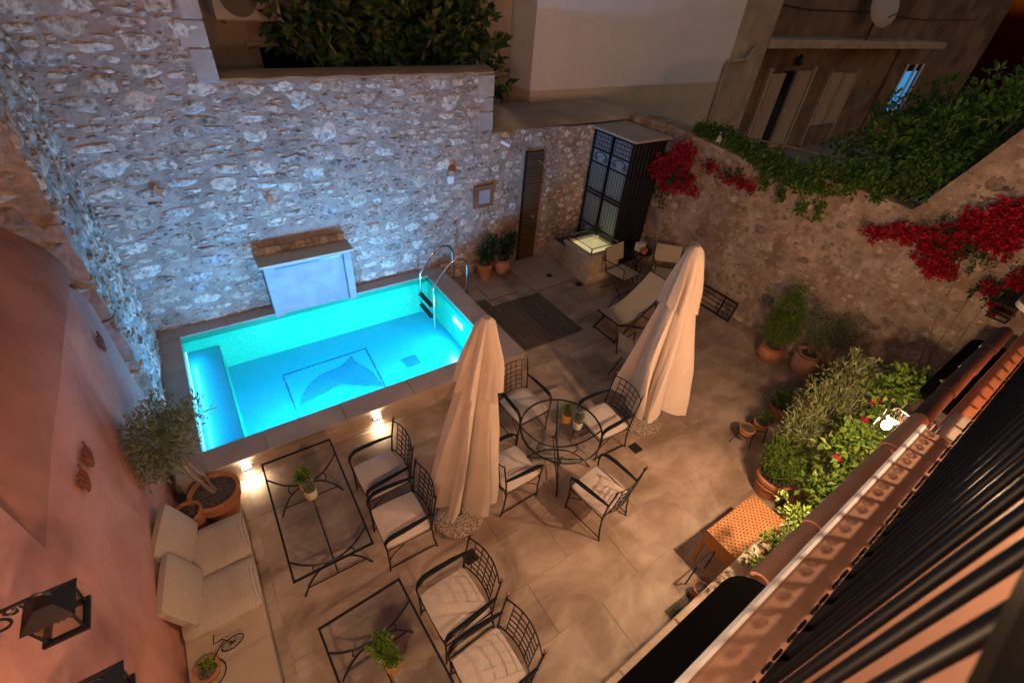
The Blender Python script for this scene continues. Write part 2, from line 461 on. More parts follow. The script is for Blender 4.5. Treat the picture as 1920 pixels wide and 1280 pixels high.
def spiral(c, r0, r1, turns, n, a0=0, plane='xz', sgn=1):
    out = []
    for i in range(n + 1):
        t = i / n; a = a0 + sgn * turns * 2 * PI * t; r = r0 + (r1 - r0) * t
        x, z = r * math.cos(a), r * math.sin(a)
        out.append((c[0] + x, c[1], c[2] + z) if plane == 'xz' else (c[0], c[1] + x, c[2] + z))
    return out

# ------------------------------------------------------------------ leaves
def leaf_add(v, f, p, d, up, ln, wd, fold=0.25):
    d = d.normalized(); s = d.cross(up)
    if s.length < 1e-4: s = d.cross(Vector((1, 0, 0.3)))
    s.normalize(); n = s.cross(d)
    b = len(v)
    v += [p, p + d * ln * 0.45 + s * wd * 0.5 + n * wd * fold, p + d * ln, p + d * ln * 0.45 - s * wd * 0.5 + n * wd * fold, p + d * ln * 0.5]
    f += [(b, b + 4, b + 1), (b + 1, b + 4, b + 2), (b, b + 3, b + 4), (b + 3, b + 2, b + 4)]
def rvec(r=rnd):
    while True:
        q = Vector((r.uniform(-1, 1), r.uniform(-1, 1), r.uniform(-1, 1)))
        if 0.05 < q.length <= 1: return q
def cloud(ells, n, ln, wd, outward=0.6, upb=0.3, hollow=0.5, clump=0, csize=0.1):
    """leaves spread through a union of ellipsoids, gathered in twig-sized clumps"""
    v, f = [], []
    vol = [e[3] * e[4] * e[5] for e in ells]; tot = sum(vol)
    for e, w in zip(ells, vol):
        k = max(1, int(n * w / tot))
        c = Vector(e[:3]); R = Vector(e[3:6])
        cents = []
        nc = max(1, k // clump) if clump else 0
        for i in range(nc):
            q = rvec(); q = q.normalized() * (hollow + (1 - hollow) * rnd.random()) * rnd.uniform(0.8, 1.08)
            cents.append(q)
        for i in range(k):
            if clump:
                q = cents[i % nc]
                p = c + Vector((q.x * R.x, q.y * R.y, q.z * R.z)) + rvec() * csize
            else:
                q = rvec(); q = q.normalized() * (hollow + (1 - hollow) * rnd.random())
                p = c + Vector((q.x * R.x, q.y * R.y, q.z * R.z))
            d = q.normalized() * outward + rvec() + Vector((0, 0, upb))
            sc = rnd.uniform(0.65, 1.25)
            leaf_add(v, f, p, d, rvec() * 0.6 + Vector((0, 0, 1)), ln * sc, wd * sc)
    return v, f
def leaves(name, m, vf, parent=None):
    me = bpy.data.meshes.new(name); me.from_pydata([tuple(p) for p in vf[0]], [], vf[1]); me.materials.append(MATS[m])
    return link(name, me, parent)

# ------------------------------------------------------------------ rubble stone walls
def stone_mesh(name, m, r, n=10):
    v, f = [], []
    rad = [1 + r.uniform(-0.30, 0.20) for _ in range(n)]
    pw = r.uniform(2.0, 5.0)
    ring = []
    for k in range(n):
        a = 2 * PI * (k + r.uniform(-0.2, 0.2)) / n
        ca, sa = math.cos(a), math.sin(a)
        q = (abs(ca) ** pw + abs(sa) ** pw) ** (-1 / pw) * rad[k]
        ring.append((ca * q, sa * q))
    for sc, z in ((1.05, -0.8), (0.95, 0.35), (0.66, 1.0)):
        for (x, y) in ring:
            v.append((x * sc, y * sc, z + (r.uniform(-0.35, 0.35) if z > 0 else 0)))
    v.append((0, 0, 1.0 + r.uniform(-0.1, 0.25)))
    for i in range(2):
        for k in range(n):
            l = (k + 1) % n
            f.append((i * n + k, i * n + l, (i + 1) * n + l, (i + 1) * n + k))
    for k in range(n):
        f.append((2 * n + k, 2 * n + (k + 1) % n, 3 * n))
    return v, f
def wall_point(o, ux, nrm, u, z, d):
    return (o[0] + ux[0] * u + nrm[0] * d, o[1] + ux[1] * u + nrm[1] * d, o[2] + z)
def stone_wall(name, label, o, ux, nrm, width, z0, top, thick, mortar, mstone, msmall, count, amin, amax, prot, seed,
               keep=None, aspect=(0.42, 0.8), amp=0.018, nbig=300, holes=(), step=0.05, gap=1.06, rows=False):
    r = random.Random(seed)
    ztop = max(top(i * width / 40) for i in range(41))
    nu = max(2, int(width / step)); nz = max(2, int((ztop - z0) / step))
    mb = MB(); v, f = [], []
    for j in range(nz + 1):
        for i in range(nu + 1):
            u = width * i / nu; t = top(u)
            z = z0 + (t - z0) * j / nz
            d = amp * (noise.noise(Vector((u * 2.3 + seed, z * 2.6, seed))) * 1.3 + noise.noise(Vector((u * 8 + seed, z * 9, 3.1 + seed))) * 0.7)
            e = 0.02 * noise.noise(Vector((u * 3, seed, 9))) if j == nz else 0
            v.append(wall_point(o, ux, nrm, u, z + e, d))
    W_ = nu + 1
    for j in range(nz):
        for i in range(nu):
            f.append((j * W_ + i, j * W_ + i + 1, (j + 1) * W_ + i + 1, (j + 1) * W_ + i))
    # top, back and ends
    nb = len(v)
    for i in range(nu + 1):
        u = width * i / nu; t = top(u)
        v.append(wall_point(o, ux, nrm, u, t + 0.025 + 0.015 * noise.noise(Vector((u * 2.5, seed, 1))), -thick * 0.3))
    for i in range(nu + 1):
        u = width * i / nu; t = top(u)
        v.append(wall_point(o, ux, nrm, u, t, -thick))
    for i in range(nu + 1):
        v.append(wall_point(o, ux, nrm, width * i / nu, z0, -thick))
    tp = nz * W_
    for i in range(nu):
        f.append((tp + i, tp + i + 1, nb + i + 1, nb + i))
        f.append((nb + i, nb + i + 1, nb + W_ + i + 1, nb + W_ + i))
        f.append((nb + W_ + i, nb + W_ + i + 1, nb + 2 * W_ + i + 1, nb + 2 * W_ + i))
    f.append(tuple([j * W_ for j in range(nz + 1)] + [nb, nb + W_, nb + 2 * W_]))
    f.append(tuple([j * W_ + nu for j in range(nz + 1)] + [nb + nu, nb + W_ + nu, nb + 2 * W_ + nu]))
    mb.add(v, f)
    wall = tag(mb.obj(name, mortar, None, True), label, 'wall')
    # stones thrown largest first
    cell = {}
    placed = []
    def free(u, z, a, b):
        ci, cj = int(u / 0.3), int(z / 0.3)
        for di in range(-2, 3):
            for dj in range(-2, 3):
                for (u2, z2, a2, b2) in cell.get((ci + di, cj + dj), ()):
                    if ((u - u2) / (a + a2)) ** 2 + ((z - z2) / (b + b2)) ** 2 < gap * 0.92:
                        return False
        return True
    sizes = sorted((amin + (amax - amin) * r.random() ** 2.2 for _ in range(count * 3)), reverse=True)
    for a in sizes:
        b = min(a * r.uniform(*aspect), 0.16)
        for _ in range(6):
            u = r.uniform(a * 0.9, width - a * 0.9)
            z = r.uniform(z0 + b * 0.7, ztop - b)
            if rows: z = z0 + round((z - z0) / 0.16) * 0.16 + r.uniform(-0.02, 0.02)
            if z + b > top(u) - 0.01 or z + b > top(min(width, u + a)) or z + b > top(max(0, u - a)): continue
            if keep and not keep(u, z, a): continue
            bad = False
            for (h0, h1, h2, h3) in holes:
                if h0 - a < u < h1 + a and h2 - b < z < h3 + b: bad = True
            if bad or not free(u, z, a, b): continue
            cell.setdefault((int(u / 0.3), int(z / 0.3)), []).append((u, z, a, b))
            placed.append((u, z, a, b)); break
        if len(placed) >= count: break
    placed.sort(key=lambda q: -q[2] * q[3])
    B = Matrix(((ux[0], 0, nrm[0]), (ux[1], 0, nrm[1]), (0, 1, 0)))
    vari = []
    for k in range(14):
        vv, ff = stone_mesh('stone', mstone, r)
        vari.append(MB().add(vv, ff).mesh('stone', mstone, True))
    sm = MB()
    for i, (u, z, a, b) in enumerate(placed):
        d = amp * (noise.noise(Vector((u * 2.3 + seed, z * 2.6, seed))) * 1.3)
        pd = prot * r.uniform(0.55, 1.3)
        ang = r.uniform(-0.14, 0.14) + (PI if r.random() < 0.5 else 0)
        ca, sa = math.cos(ang), math.sin(ang)
        loc = wall_point(o, ux, nrm, u, z, d)
        L3 = B @ Matrix(((a * ca, -b * sa, 0), (a * sa, b * ca, 0), (0, 0, pd)))
        if i < nbig:
            st = link('stone', vari[i % 14], wall)
            M4 = L3.to_4x4(); M4.translation = Vector(loc)
            st.matrix_world = M4
        else:
            vv, ff = stone_mesh('s', mstone, r, 7)
            sm.add([Vector(loc) + L3 @ Vector(p) for p in vv], ff)
    if sm.v:
        tag(sm.obj('small_stones', msmall, wall, True), kind='stuff')
    return wall

def block_stack(parent, m, blocks, name='quoin', bev=0.012):
    for (x0, x1, y0, y1, z0, z1) in blocks:
        MB().box(x0, x1, y0, y1, z0, z1, bev).obj(name, m, parent)

# ================================================================== SETTING
def sheet_with_hole(o_, h_, z0, z1):
    (a0, a1, b0, b1), (c0, c1, d0, d1) = o_, h_
    ring = [(a0, b0), (a1, b0), (a1, b1), (a0, b1), (c0, d0), (c1, d0), (c1, d1), (c0, d1)]
    v = [(x, y, z1) for x, y in ring] + [(x, y, z0) for x, y in ring]
    f = []
    for k in range(4):
        l = (k + 1) % 4
        f += [(k, l, 4 + l, 4 + k), (8 + k, 12 + k, 12 + l, 8 + l), (k, 8 + k, 8 + l, l), (4 + k, 4 + l, 12 + l, 12 + k)]
    return MB().add(v, f)
POOLHOLE = (-0.95, 3.31, 4.57, 7.25)
tag(sheet_with_hole((-14, 34, -6, 30), POOLHOLE, -0.30, -0.021).obj('ground', 'grout'), kind='structure')
floor = tag(sheet_with_hole((-1.25, 8.12, -0.1, 7.42), POOLHOLE, -0.0205, -0.006).obj('floor', 'grout'), kind='structure')
TM = {}
def tile(x0, x1, y0, y1, parent, m='floor_tile', z1=0.0, z0=-0.0195, name='tile', bev=0.0015):
    g = 0.0028
    k = (round(x1 - x0, 3), round(y1 - y0, 3), m, z1 - z0)
    if k not in TM:
        w, h = (x1 - x0) / 2 - g, (y1 - y0) / 2 - g
        TM[k] = MB().box(-w, w, -h, h, z0 - z1, 0, bev).mesh(name, m)
    return link(name, TM[k], parent, ((x0 + x1) / 2, (y0 + y1) / 2, z1 + rnd.uniform(-0.0008, 0.0008)))
def blocked(x0, x1, y0, y1):
    if x1 <= 3.6 and y0 >= 4.3: return True
    return False
row = 0
y = -0.08
while y < 7.4:
    y2 = min(y + 0.55, 7.41)
    for (a, b) in ((y, y2),):
        if a < 4.33 < b: b = 4.33
        x = -0.52 + (0.55 if row % 2 else 0)
        if row % 2 and a < 4.32: tile(-0.52, 0.03, a, b, floor)
        while x < 8.1:
            x2 = min(x + 1.10, 8.11)
            if a >= 4.33 and x < 3.58:
                if x2 > 3.62: tile(3.58, x2, a, b, floor)
            else:
                tile(x, x2, a, b, floor)
            x = x2
        tile(-0.62, -0.52, a, b, floor) if a < 4.3 else None
        if b == 4.33:
            x = 3.58
            while x < 8.1:
                x2 = min(x + 1.10, 8.11); tile(x, x2, b, y2, floor); x = x2
    y = y2; row += 1

# ---- pool
pool = thing('swimming_pool', 'small rectangular swimming pool glowing turquoise with raised stone coping', 'pool', (1.2, 5.9, 0))
pool_off = Vector((1.2, 5.9, 0))
def pobj(mb, name, m, smooth=False, parent=None):
    o = mb.obj(name, m, parent or pool, smooth)
    if parent is None or parent == pool: o.location = -pool_off
    return o
X0, X1, Y0, Y1, ZC, ZW, ZF = -0.84, 3.20, 4.68, 7.14, 0.36, 0.235, -0.42
pobj(MB().box(X0 + 0.42, X1, Y0, Y1, ZF - 0.1, ZF), 'pool_floor', 'mosaic_floor')
pobj(MB().box(X0, X1, Y1, Y1 + 0.10, ZF, ZC - 0.031), 'pool_wall', 'mosaic_wall')
pobj(MB().box(X0, X1, Y0 - 0.1, Y0, ZF, ZC - 0.031), 'pool_wall', 'mosaic_wall')
pobj(MB().box(X0 - 0.1, X0, Y0, Y1, ZF - 0.1, ZC - 0.031), 'pool_wall', 'mosaic_wall')
pobj(MB().box(X1, X1 + 0.1, Y0, Y1, ZF, ZC - 0.031), 'pool_wall', 'mosaic_wall')
bench_ = pobj(MB().box(X0 + 0.002, X0 + 0.419, Y0 + 0.002, Y1 - 0.002, ZF - 0.1, 0.05), 'bench', 'mosaic_bench')
pobj(MB().box(X0 + 0.42, X0 + 0.432, Y0 + 0.003, Y1 - 0.003, ZF + 0.001, 0.046), 'bench_riser', 'mosaic_wall')
wat = pobj(MB().add([(X0 + .001, Y0 + .001, ZW), (X1 - .001, Y0 + .001, ZW), (X1 - .001, Y1 - .001, ZW), (X0 + .001, Y1 - .001, ZW)], [(0, 1, 2, 3)]), 'water', 'water')
def cop(x0, x1, y0, y1):
    w, h = (x1 - x0) / 2 - 0.002, (y1 - y0) / 2 - 0.002
    o = MB().box(-w, w, -h, h, -0.03, 0.0, 0.004).obj('coping_slab', 'coping', pool)
    o.location = Vector(((x0 + x1) / 2, (y0 + y1) / 2, ZC + rnd.uniform(-.0006, .0006))) - pool_off
n = 5
for i in range(n):
    cop(-1.12 + i * (4.69 / n), -1.12 + (i + 1) * (4.69 / n), 4.345, Y0 + 0.004)
for i in range(n):
    cop(-1.12 + i * (4.69 / n), -1.12 + (i + 1) * (4.69 / n), Y1 - 0.004, 7.405)
for i in range(3):
    h = (Y1 - Y0 - 0.012) / 3
    cop(3.194, 3.57, Y0 + 0.006 + i * h, Y0 + 0.006 + (i + 1) * h)
    cop(-1.12, X0 + 0.004, Y0 + 0.006 + i * h, Y0 + 0.006 + (i + 1) * h)
def facing(x0, x1, y0, y1, parent=pool):
    cx, cy = (x0 + x1) / 2, (y0 + y1) / 2
    w, h = (x1 - x0) / 2, (y1 - y0) / 2
    o = MB().box(-w, w, -h, h, -0.0, ZC - 0.033, 0.002).obj('facing_tile', 'riser', parent)
    o.location = Vector((cx, cy, 0.002)) - pool_off
for i in range(6):
    facing(-1.10 + i * 0.775, -1.10 + (i + 1) * 0.775 - 0.004, 4.362, 4.575)
for i in range(4):
    facing(3.305, 3.552, 4.58 + i * 0.70, 4.58 + (i + 1) * 0.70 - 0.004)
# dolphin mosaic and its frame, laid in small tiles
def inside(x, y, poly):
    c = False; j = len(poly) - 1
    for i in range(len(poly)):
        xi, yi = poly[i]; xj, yj = poly[j]
        if (yi > y) != (yj > y) and x < (xj - xi) * (y - yi) / (yj - yi) + xi: c = not c
        j = i
    return c
dol = [(0.36, 5.70), (0.44, 5.90), (0.58, 6.08), (0.78, 6.22), (1.0, 6.26), (1.2, 6.30), (1.42, 6.48), (1.42, 6.28), (1.50, 6.12), (1.58, 5.9), (1.61, 5.65), (1.60, 5.50),
       (1.50, 5.56), (1.38, 5.62), (1.22, 5.74), (1.08, 5.85), (0.95, 5.86), (0.80, 5.80), (0.62, 5.76), (0.48, 5.72)]
belly = [(0.9, 5.95), (1.2, 5.98), (1.48, 5.78), (1.6, 5.55), (1.5, 5.58), (1.22, 5.74), (1.05, 5.86)]
body, dark = MB(), MB()
def chip(mb, x, y, s=0.0085):
    r_ = rnd.uniform(-0.3, 0.3); c_, s_ = math.cos(r_) * s, math.sin(r_) * s
    z = ZF + 0.004
    mb.add([(x - c_ + s_, y - s_ - c_, z), (x + c_ + s_, y + s_ - c_, z), (x + c_ - s_, y + s_ + c_, z), (x - c_ - s_, y - s_ + c_, z)], [(0, 1, 2, 3)])
for i in range(70):
    for j in range(54):
        x = 0.33 + i * 0.0195 + rnd.uniform(-.003, .003); y = 5.44 + j * 0.0195 + rnd.uniform(-.003, .003)
        if inside(x, y, dol):
            edge = not (inside(x + .03, y, dol) and inside(x - .03, y, dol) and inside(x, y + .03, dol) and inside(x, y - .03, dol))
            if edge and rnd.random() < 0.35 or (inside(x, y, belly) and rnd.random() < 0.12): chip(dark, x, y)
            elif rnd.random() < 0.85: chip(body, x, y)
fr = [(0.30, 6.51), (1.69, 6.54), (1.63, 5.40), (0.285, 5.40)]
for k in range(4):
    a, b = fr[k], fr[(k + 1) % 4]
    nn = int(math.dist(a, b) / 0.021)
    for i in range(nn):
        if rnd.random() < 0.88:
            t = i / nn; chip(dark, a[0] + (b[0] - a[0]) * t + rnd.uniform(-.006, .006), a[1] + (b[1] - a[1]) * t + rnd.uniform(-.006, .006), 0.0105)
tag(pobj(body, 'dolphin_mosaic', 'mosaic_blue'), 'blue mosaic dolphin on the pool floor', kind='stuff')
tag(pobj(dark, 'mosaic_outline', 'mosaic_dark'), kind='stuff')
grille = pobj(MB().box(2.10, 2.40, 5.70, 5.97, ZF + 0.001, ZF + 0.006), 'drain_grille', 'mosaic_floor')
for i in range(8):
    MB().box(2.12, 2.38, 5.715 + i * 0.033, 5.727 + i * 0.033, ZF + 0.0065, ZF + 0.011).obj('slat', 'mosaic_dark', grille)
# underwater lamps
PC = (0.14, 0.46, 1.0)
def uw(x, y, z, rot, e, w=0.34, h=0.12, tilt=0):
    nx, ny = -math.sin(rot), math.cos(rot)
    p = MB()
    p.box(-w / 2, w / 2, -0.006, 0.006, -h / 2, h / 2, 0.004)
    o = p.obj('underwater_lamp', 'pool_glow', pool, loc=Vector((x, y, z)) - pool_off, rot=(0, 0, rot))
    lamp('underwater_light', 'AREA', (0, 0.03, 0), e, PC, w, o, (math.radians(90 - tilt), 0, 0), h)
uw(3.19, 5.90, 0.05, math.radians(90), 42)
uw(-0.83, 5.9, 0.20, math.radians(-90), 8, 2.1, 0.03, 62)  # long strip added and tilted down to brighten the pool bench
uw(0.45, 4.69, 0.10, 0, 150)
uw(2.1, 4.69, -0.06, 0, 150)
# step lights on the pool wall
for (x, lb) in ((-0.46, 'small lit wall light beside the olive pot on pool wall'), (1.13, 'small lit wall light beside an iron chair on pool wall')):
    t = thing('wall_light', lb, 'light', (x, 4.362, 0.185), 0, 'wall lights on the front of the pool')
    MB().box(-0.055, 0.055, -0.05, 0.0, -0.025, 0.025, 0.004).obj('housing', 'white_paint', t)
    MB().box(-0.045, 0.045, -0.044, -0.006, 0.0255, 0.031).obj('lens', 'lamp_glow', t)
    MB().box(-0.045, 0.045, -0.044, -0.006, -0.031, -0.0255).obj('lens', 'lamp_glow', t)
    lamp('wall_light_up', 'SPOT', (0, -0.04, 0.04), 6.0, (1, 0.80, 0.55), 0.02, t, (math.radians(188), 0, 0), spot=math.radians(150), blend=0.8)
    lamp('wall_light_down', 'SPOT', (0, -0.04, -0.04), 11.0, (1, 0.80, 0.55), 0.02, t, (math.radians(-12), 0, 0), spot=math.radians(150), blend=0.8)

# ---- stone walls
def flat(h): return lambda u: h
bw_high = stone_wall('stone_wall', 'tall rubble stone wall rising behind the pool corner', (-1.13, 7.4, 0), (1, 0, 0), (0, -1, 0), 1.77, 0, flat(5.6), 0.45,
                     'mortar', 'stone', 'stone_small', 460, 0.022, 0.19, 0.014, 3, nbig=280, gap=1.45, aspect=(0.28, 0.62))
block_stack(bw_high, 'ashlar', [(0.42, 0.655, 7.375, 7.7, 3.66, 4.02), (0.36, 0.652, 7.38, 7.7, 4.03, 4.30), (0.45, 0.656, 7.376, 7.7, 4.31, 4.75), (0.38, 0.652, 7.38, 7.7, 4.76, 5.1)])
bw_mid = stone_wall('stone_wall', 'rubble stone wall behind pool with rusty coloured cap', (0.64, 7.4, 0), (1, 0, 0), (0, -1, 0), 4.02, 0, flat(3.67), 0.42,
                    'mortar', 'stone', 'stone_small', 1050, 0.018, 0.17, 0.013, 5, gap=1.5, aspect=(0.30, 0.72), holes=[(-0.2, 1.2, 0.3, 1.66), (3.64, 4.12, 1.4, 1.9)])
block_stack(bw_mid, 'ashlar', [(4.40, 4.668, 7.375, 7.72, 2.80, 3.10), (4.48, 4.665, 7.378, 7.72, 3.11, 3.32), (4.36, 4.668, 7.374, 7.72, 3.33, 3.66)])
capm = MB(); N_ = 60
cv, cf = [], []
for i in range(N_ + 1):
    x = 0.66 + 4.0 * i / N_
    e = 0.012 * noise.noise(Vector((x * 3, 1, 2)))
    for (yy, zz) in ((7.37 + e, 3.672), (7.375 + e, 3.70 + e), (7.48, 3.735 + e), (7.83, 3.73), (7.84, 3.672)):
        cv.append((x, yy, zz))
for i in range(N_):
    for k in range(4):
        cf.append((i * 5 + k, (i + 1) * 5 + k, (i + 1) * 5 + k + 1, i * 5 + k + 1))
cf += [(0, 1, 2, 3, 4), tuple(N_ * 5 + k for k in range(5))]
capm.add(cv, cf).obj('wall_cap', 'cap_plaster', bw_mid, True)
bw_low = stone_wall('stone_wall', 'lower rubble stone wall holding the outdoor shower panel', (4.663, 7.4, 0), (1, 0, 0), (0, -1, 0), 3.44, 0, lambda u: 2.74 + 0.03 * math.sin(u * 2), 0.42,
                    'mortar_warm', 'stone', 'stone_small', 520, 0.018, 0.10, 0.012, 11, gap=1.4, holes=[(0.75, 1.28, 0, 2.45)])
capm = MB(); cv, cf = [], []
for i in range(N_ + 1):
    x = 4.675 + 3.9 * i / N_
    e = 0.02 * noise.noise(Vector((x * 2, 5, 2)))
    hump = 0.14 * math.exp(-((x - 5.2) / 0.25) ** 2)
    for (yy, zz) in ((7.37 + e, 2.765 + e), (7.42 + e, 2.80 + e), (7.60, 2.84 + e), (7.95, 2.86 + e + hump), (8.95, 2.84 + hump), (8.95, 2.6)):
        cv.append((x, yy, zz))
for i in range(N_):
    for k in range(5):
        cf.append((i * 6 + k, (i + 1) * 6 + k, (i + 1) * 6 + k + 1, i * 6 + k + 1))
cf += [tuple(range(6)), tuple(N_ * 6 + k for k in range(6))]
capm.add(cv, cf).obj('wall_cap', 'tan_plaster', bw_low, True)
def rtop(u):
    y = 7.4 - u
    if y > 2.3: return 2.84 + 0.06 * math.sin(u * 1.7)
    if y > 1.95: return 2.86
    return min(5.4, 2.86 + (1.95 - y) * 2.35)
rw = stone_wall('stone_wall', 'patchy plastered stone wall hung with bougainvillea and vines', (8.1, 7.4, 0), (0, -1, 0), (-1, 0, 0), 7.6, 0, rtop, 0.45,
                'mortar_warm', 'stone_warm', 'stone_warm_small', 640, 0.022, 0.17, 0.010, 21, aspect=(0.45, 0.95), amp=0.03, gap=1.4,
                keep=lambda u, z, a: noise.noise(Vector((u * 0.7, z * 0.8, 4))) > -0.28)
lw = stone_wall('stone_wall', 'rough stone wall lit blue beside the pool end', (-1.12, 5.52, 0), (0, 1, 0), (1, 0, 0), 1.89, 0, flat(5.6), 1.6,
                'mortar', 'stone', 'stone_small', 330, 0.03, 0.17, 0.024, 31, amp=0.028, gap=1.3)
ew = stone_wall('stone_wall', 'dim brown coursed stone wall end above the pink wall', (-3.4, 5.53, 0), (1, 0, 0), (0, -1, 0), 2.27, 0, flat(5.6), 0.3,
                'mortar_warm', 'stone_warm', 'stone_warm_small', 240, 0.05, 0.26, 0.035, 37, aspect=(0.25, 0.45), amp=0.025, rows=True)

# ---- pink wall with curved top
PT = [(2.3, 2.42), (4.6, 2.44), (5.10, 2.46), (5.30, 2.38), (5.50, 2.22), (5.69, 1.95), (5.86, 1.55), (5.98, 1.17), (6.08, 0.80), (6.16, 0.37)]
def pink_top(y):
    for (a_, za), (b_, zb) in zip(PT[:-1], PT[1:]):
        if y <= b_: return za + (zb - za) * (y - a_) / (b_ - a_)
    return PT[-1][1]
pw = MB(); v, f = [], []
ny, nz = 80, 24
for i in range(ny + 1):
    yy = 2.3 + 3.86 * i / ny
    tp = pink_top(yy)
    for j in range(nz + 1):
        z = tp * j / nz
        v.append((-1.22 + 0.008 * noise.noise(Vector((yy * 1.3, z * 1.3, 0))) - (0.025 if j == nz else 0.006 if j == nz - 1 else 0), yy, z))
    v.append((-1.34, yy, tp + 0.06)); v.append((-1.62, yy, tp + 0.02)); v.append((-1.62, yy, 0))
K = nz + 4
for i in range(ny):
    for k in range(K - 1):
        f.append((i * K + k, (i + 1) * K + k, (i + 1) * K + k + 1, i * K + k + 1))
f += [tuple(range(K)), tuple(ny * K + k for k in range(K))]
pinkw = thing('plaster_wall', 'pink plastered wall with a sloping shoulder and curved end', 'wall', (-1.4, 3, 0))
def pk(mb, name, m, smooth=True):
    o = mb.obj(name, m, pinkw, smooth); o.location = (1.4, -3, 0); return o
pk(pw.add(v, f), 'wall_face', 'pink_plaster')
v, f = [], []
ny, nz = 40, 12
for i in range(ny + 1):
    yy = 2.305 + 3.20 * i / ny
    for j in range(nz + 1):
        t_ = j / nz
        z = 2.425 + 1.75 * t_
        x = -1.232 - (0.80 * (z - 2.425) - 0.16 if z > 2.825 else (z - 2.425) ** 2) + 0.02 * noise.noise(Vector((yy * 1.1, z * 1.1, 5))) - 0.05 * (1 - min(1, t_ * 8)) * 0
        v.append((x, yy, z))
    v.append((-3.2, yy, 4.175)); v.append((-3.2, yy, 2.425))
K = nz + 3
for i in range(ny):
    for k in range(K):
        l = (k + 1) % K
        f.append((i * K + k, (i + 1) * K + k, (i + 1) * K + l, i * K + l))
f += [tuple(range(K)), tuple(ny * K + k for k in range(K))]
pk(MB().add(v, f), 'shoulder', 'shaded_pink_plaster')
pk(MB().box(-1.62, -1.218, -0.4, 2.298, 0, 4.6, 0.01), 'wall_face', 'pink_plaster')

# ---- masonry bench
bb = thing('masonry_bench', 'low plastered masonry bench along the pink wall', 'bench', (-0.92, 2.2, 0))
MB().box(-0.29, 0.30, -2.2, 1.44, 0, 0.30, 0.01).obj('base', 'slab_stone', bb)
MB().box(-0.293, 0.325, -2.2, 1.46, 0.301, 0.335, 0.008).obj('bench_top', 'tray', bb)

# ---- neighbouring buildings
wb = thing('white_building', 'plain white rendered building behind the low wall', 'building', (6.6, 9, 0))
MB().box(0, 6.7, 0, 3.5, 3.03, 9).obj('wall', 'white_plaster', wb)
MB().box(-0.004, 6.704, -0.006, 3.5, 0, 3.028).obj('warm_lit_wall', 'warm_lit_plaster', wb)  # lower part of the white wall, warm light put into its colour
MB().tube([(6.55, -0.06, 0.2), (6.55, -0.06, 3.45), (6.62, -0.06, 3.53), (7.4, -0.06, 3.56), (7.7, -0.06, 3.9)], 0.055, 8).obj('drain_pipe', 'tan_plaster', wb, True)
MB().box(6.72, 8.4, 0.05, 3.4, 0, 9).obj('corner_wall', 'tan_plaster', wb)
tbk = thing('tan_building', 'tan rendered building glimpsed behind the fig tree', 'building', (3, 9.8, 0))
MB().box(-8, 3.55, 0, 2, 0, 9).obj('wall', 'tan_plaster', tbk)
MB().box(-1.42, 0.3, -0.02, 0.1, 3.0, 3.72).obj('window_recess', 'dark_glass', tbk)
MB().box(-1.62, 0.5, -0.10, -0.021, 3.74, 3.80).obj('lintel', 'tan_plaster', tbk)
ac = thing('air_conditioner', 'beige air conditioner unit fixed on the tan building', 'air conditioner', (1.45, 9.5, 4.12))
MB().box(-0.45, 0.45, -0.25, 0.25, 0, 0.62, 0.02).obj('casing', 'aircon_white', ac)
MB().lathe([(0.25, 0), (0.25, 0.012)], 28).obj('fan_grille', 'dark_metal', ac, True, (-0.1, -0.262, 0.30), (math.radians(90), 0, 0))
for s_ in (-1, 1):
    MB().box(s_ * 0.35 - 0.02, s_ * 0.35 + 0.02, -0.25, 0.3, -0.04, -0.002).obj('bracket', 'dark_metal', ac)
ob = thing('ochre_building', 'old ochre building with balcony and shuttered doors', 'building', (16, 10.4, 0))
MB().box(-1.2, 22, 0, 4, -0.3, 9).obj('wall', 'ochre_plaster', ob)
bal = MB().box(-0.2, 13.5, -0.9, 0.0, 3.75, 4.0, 0.02).obj('balcony_slab', 'tan_plaster', ob)
def shut(x, z0, z1, m='door_wood', ang=0):
    d = MB().box(-0.5, 0.5, -0.05, 0.05, z0, z1).obj('shutter', m, ob, loc=(x, -0.06, 0))
    for k in range(2):
        MB().box(-0.36, 0.36, -0.075, -0.051, z0 + 0.15 + k * (z1 - z0) / 2, z0 + (k + 1) * (z1 - z0) / 2 - 0.1).obj('panel', m, d)
MB().box(2.86, 3.59, -0.02, -0.001, 0.2, 2.95).obj('door_recess', 'dark_glass', ob)
shut(2.35, 0.25, 2.9); shut(4.1, 0.25, 2.95); shut(6.6, 0.9, 2.85); shut(7.7, 0.9, 2.8)
wfr = MB().box(13.0, 14.6, -0.04, -0.002, 0.9, 3.0).obj('window', 'dark_glass', ob)
MB().box(13.15, 13.75, -0.06, -0.041, 1.0, 2.75).obj('pane', 'window_glow', wfr)
MB().box(14.1, 14.35, -0.06, -0.041, 1.0, 2.75).obj('pane', 'window_glow', wfr)
for (a, b) in ((12.86, 13.0), (14.6, 14.74), (13.82, 14.0)):
    MB().box(a, b, -0.09, -0.042, 0.85, 3.05).obj('frame', 'white_paint', wfr)
MB().tube([(-1.0, -0.03, 4.9), (3, -0.03, 4.75), (7, -0.03, 4.82), (12, -0.03, 4.7), (18, -0.03, 4.85)], 0.02, 5).obj('cable', 'iron', ob)
MB().tube([(11.4, -0.06, 0.0), (11.4, -0.06, 3.74)], 0.06, 8).obj('drain_pipe', 'ochre_plaster', ob)
for (a, b, z1) in ((1.72, 1.86, 3.08), (4.66, 4.80, 3.08), (6.0, 6.1, 2.95), (8.2, 8.3, 2.9)):
    MB().box(a, b, -0.14, -0.001, 0.15, z1).obj('door_jamb', 'tan_plaster', ob)
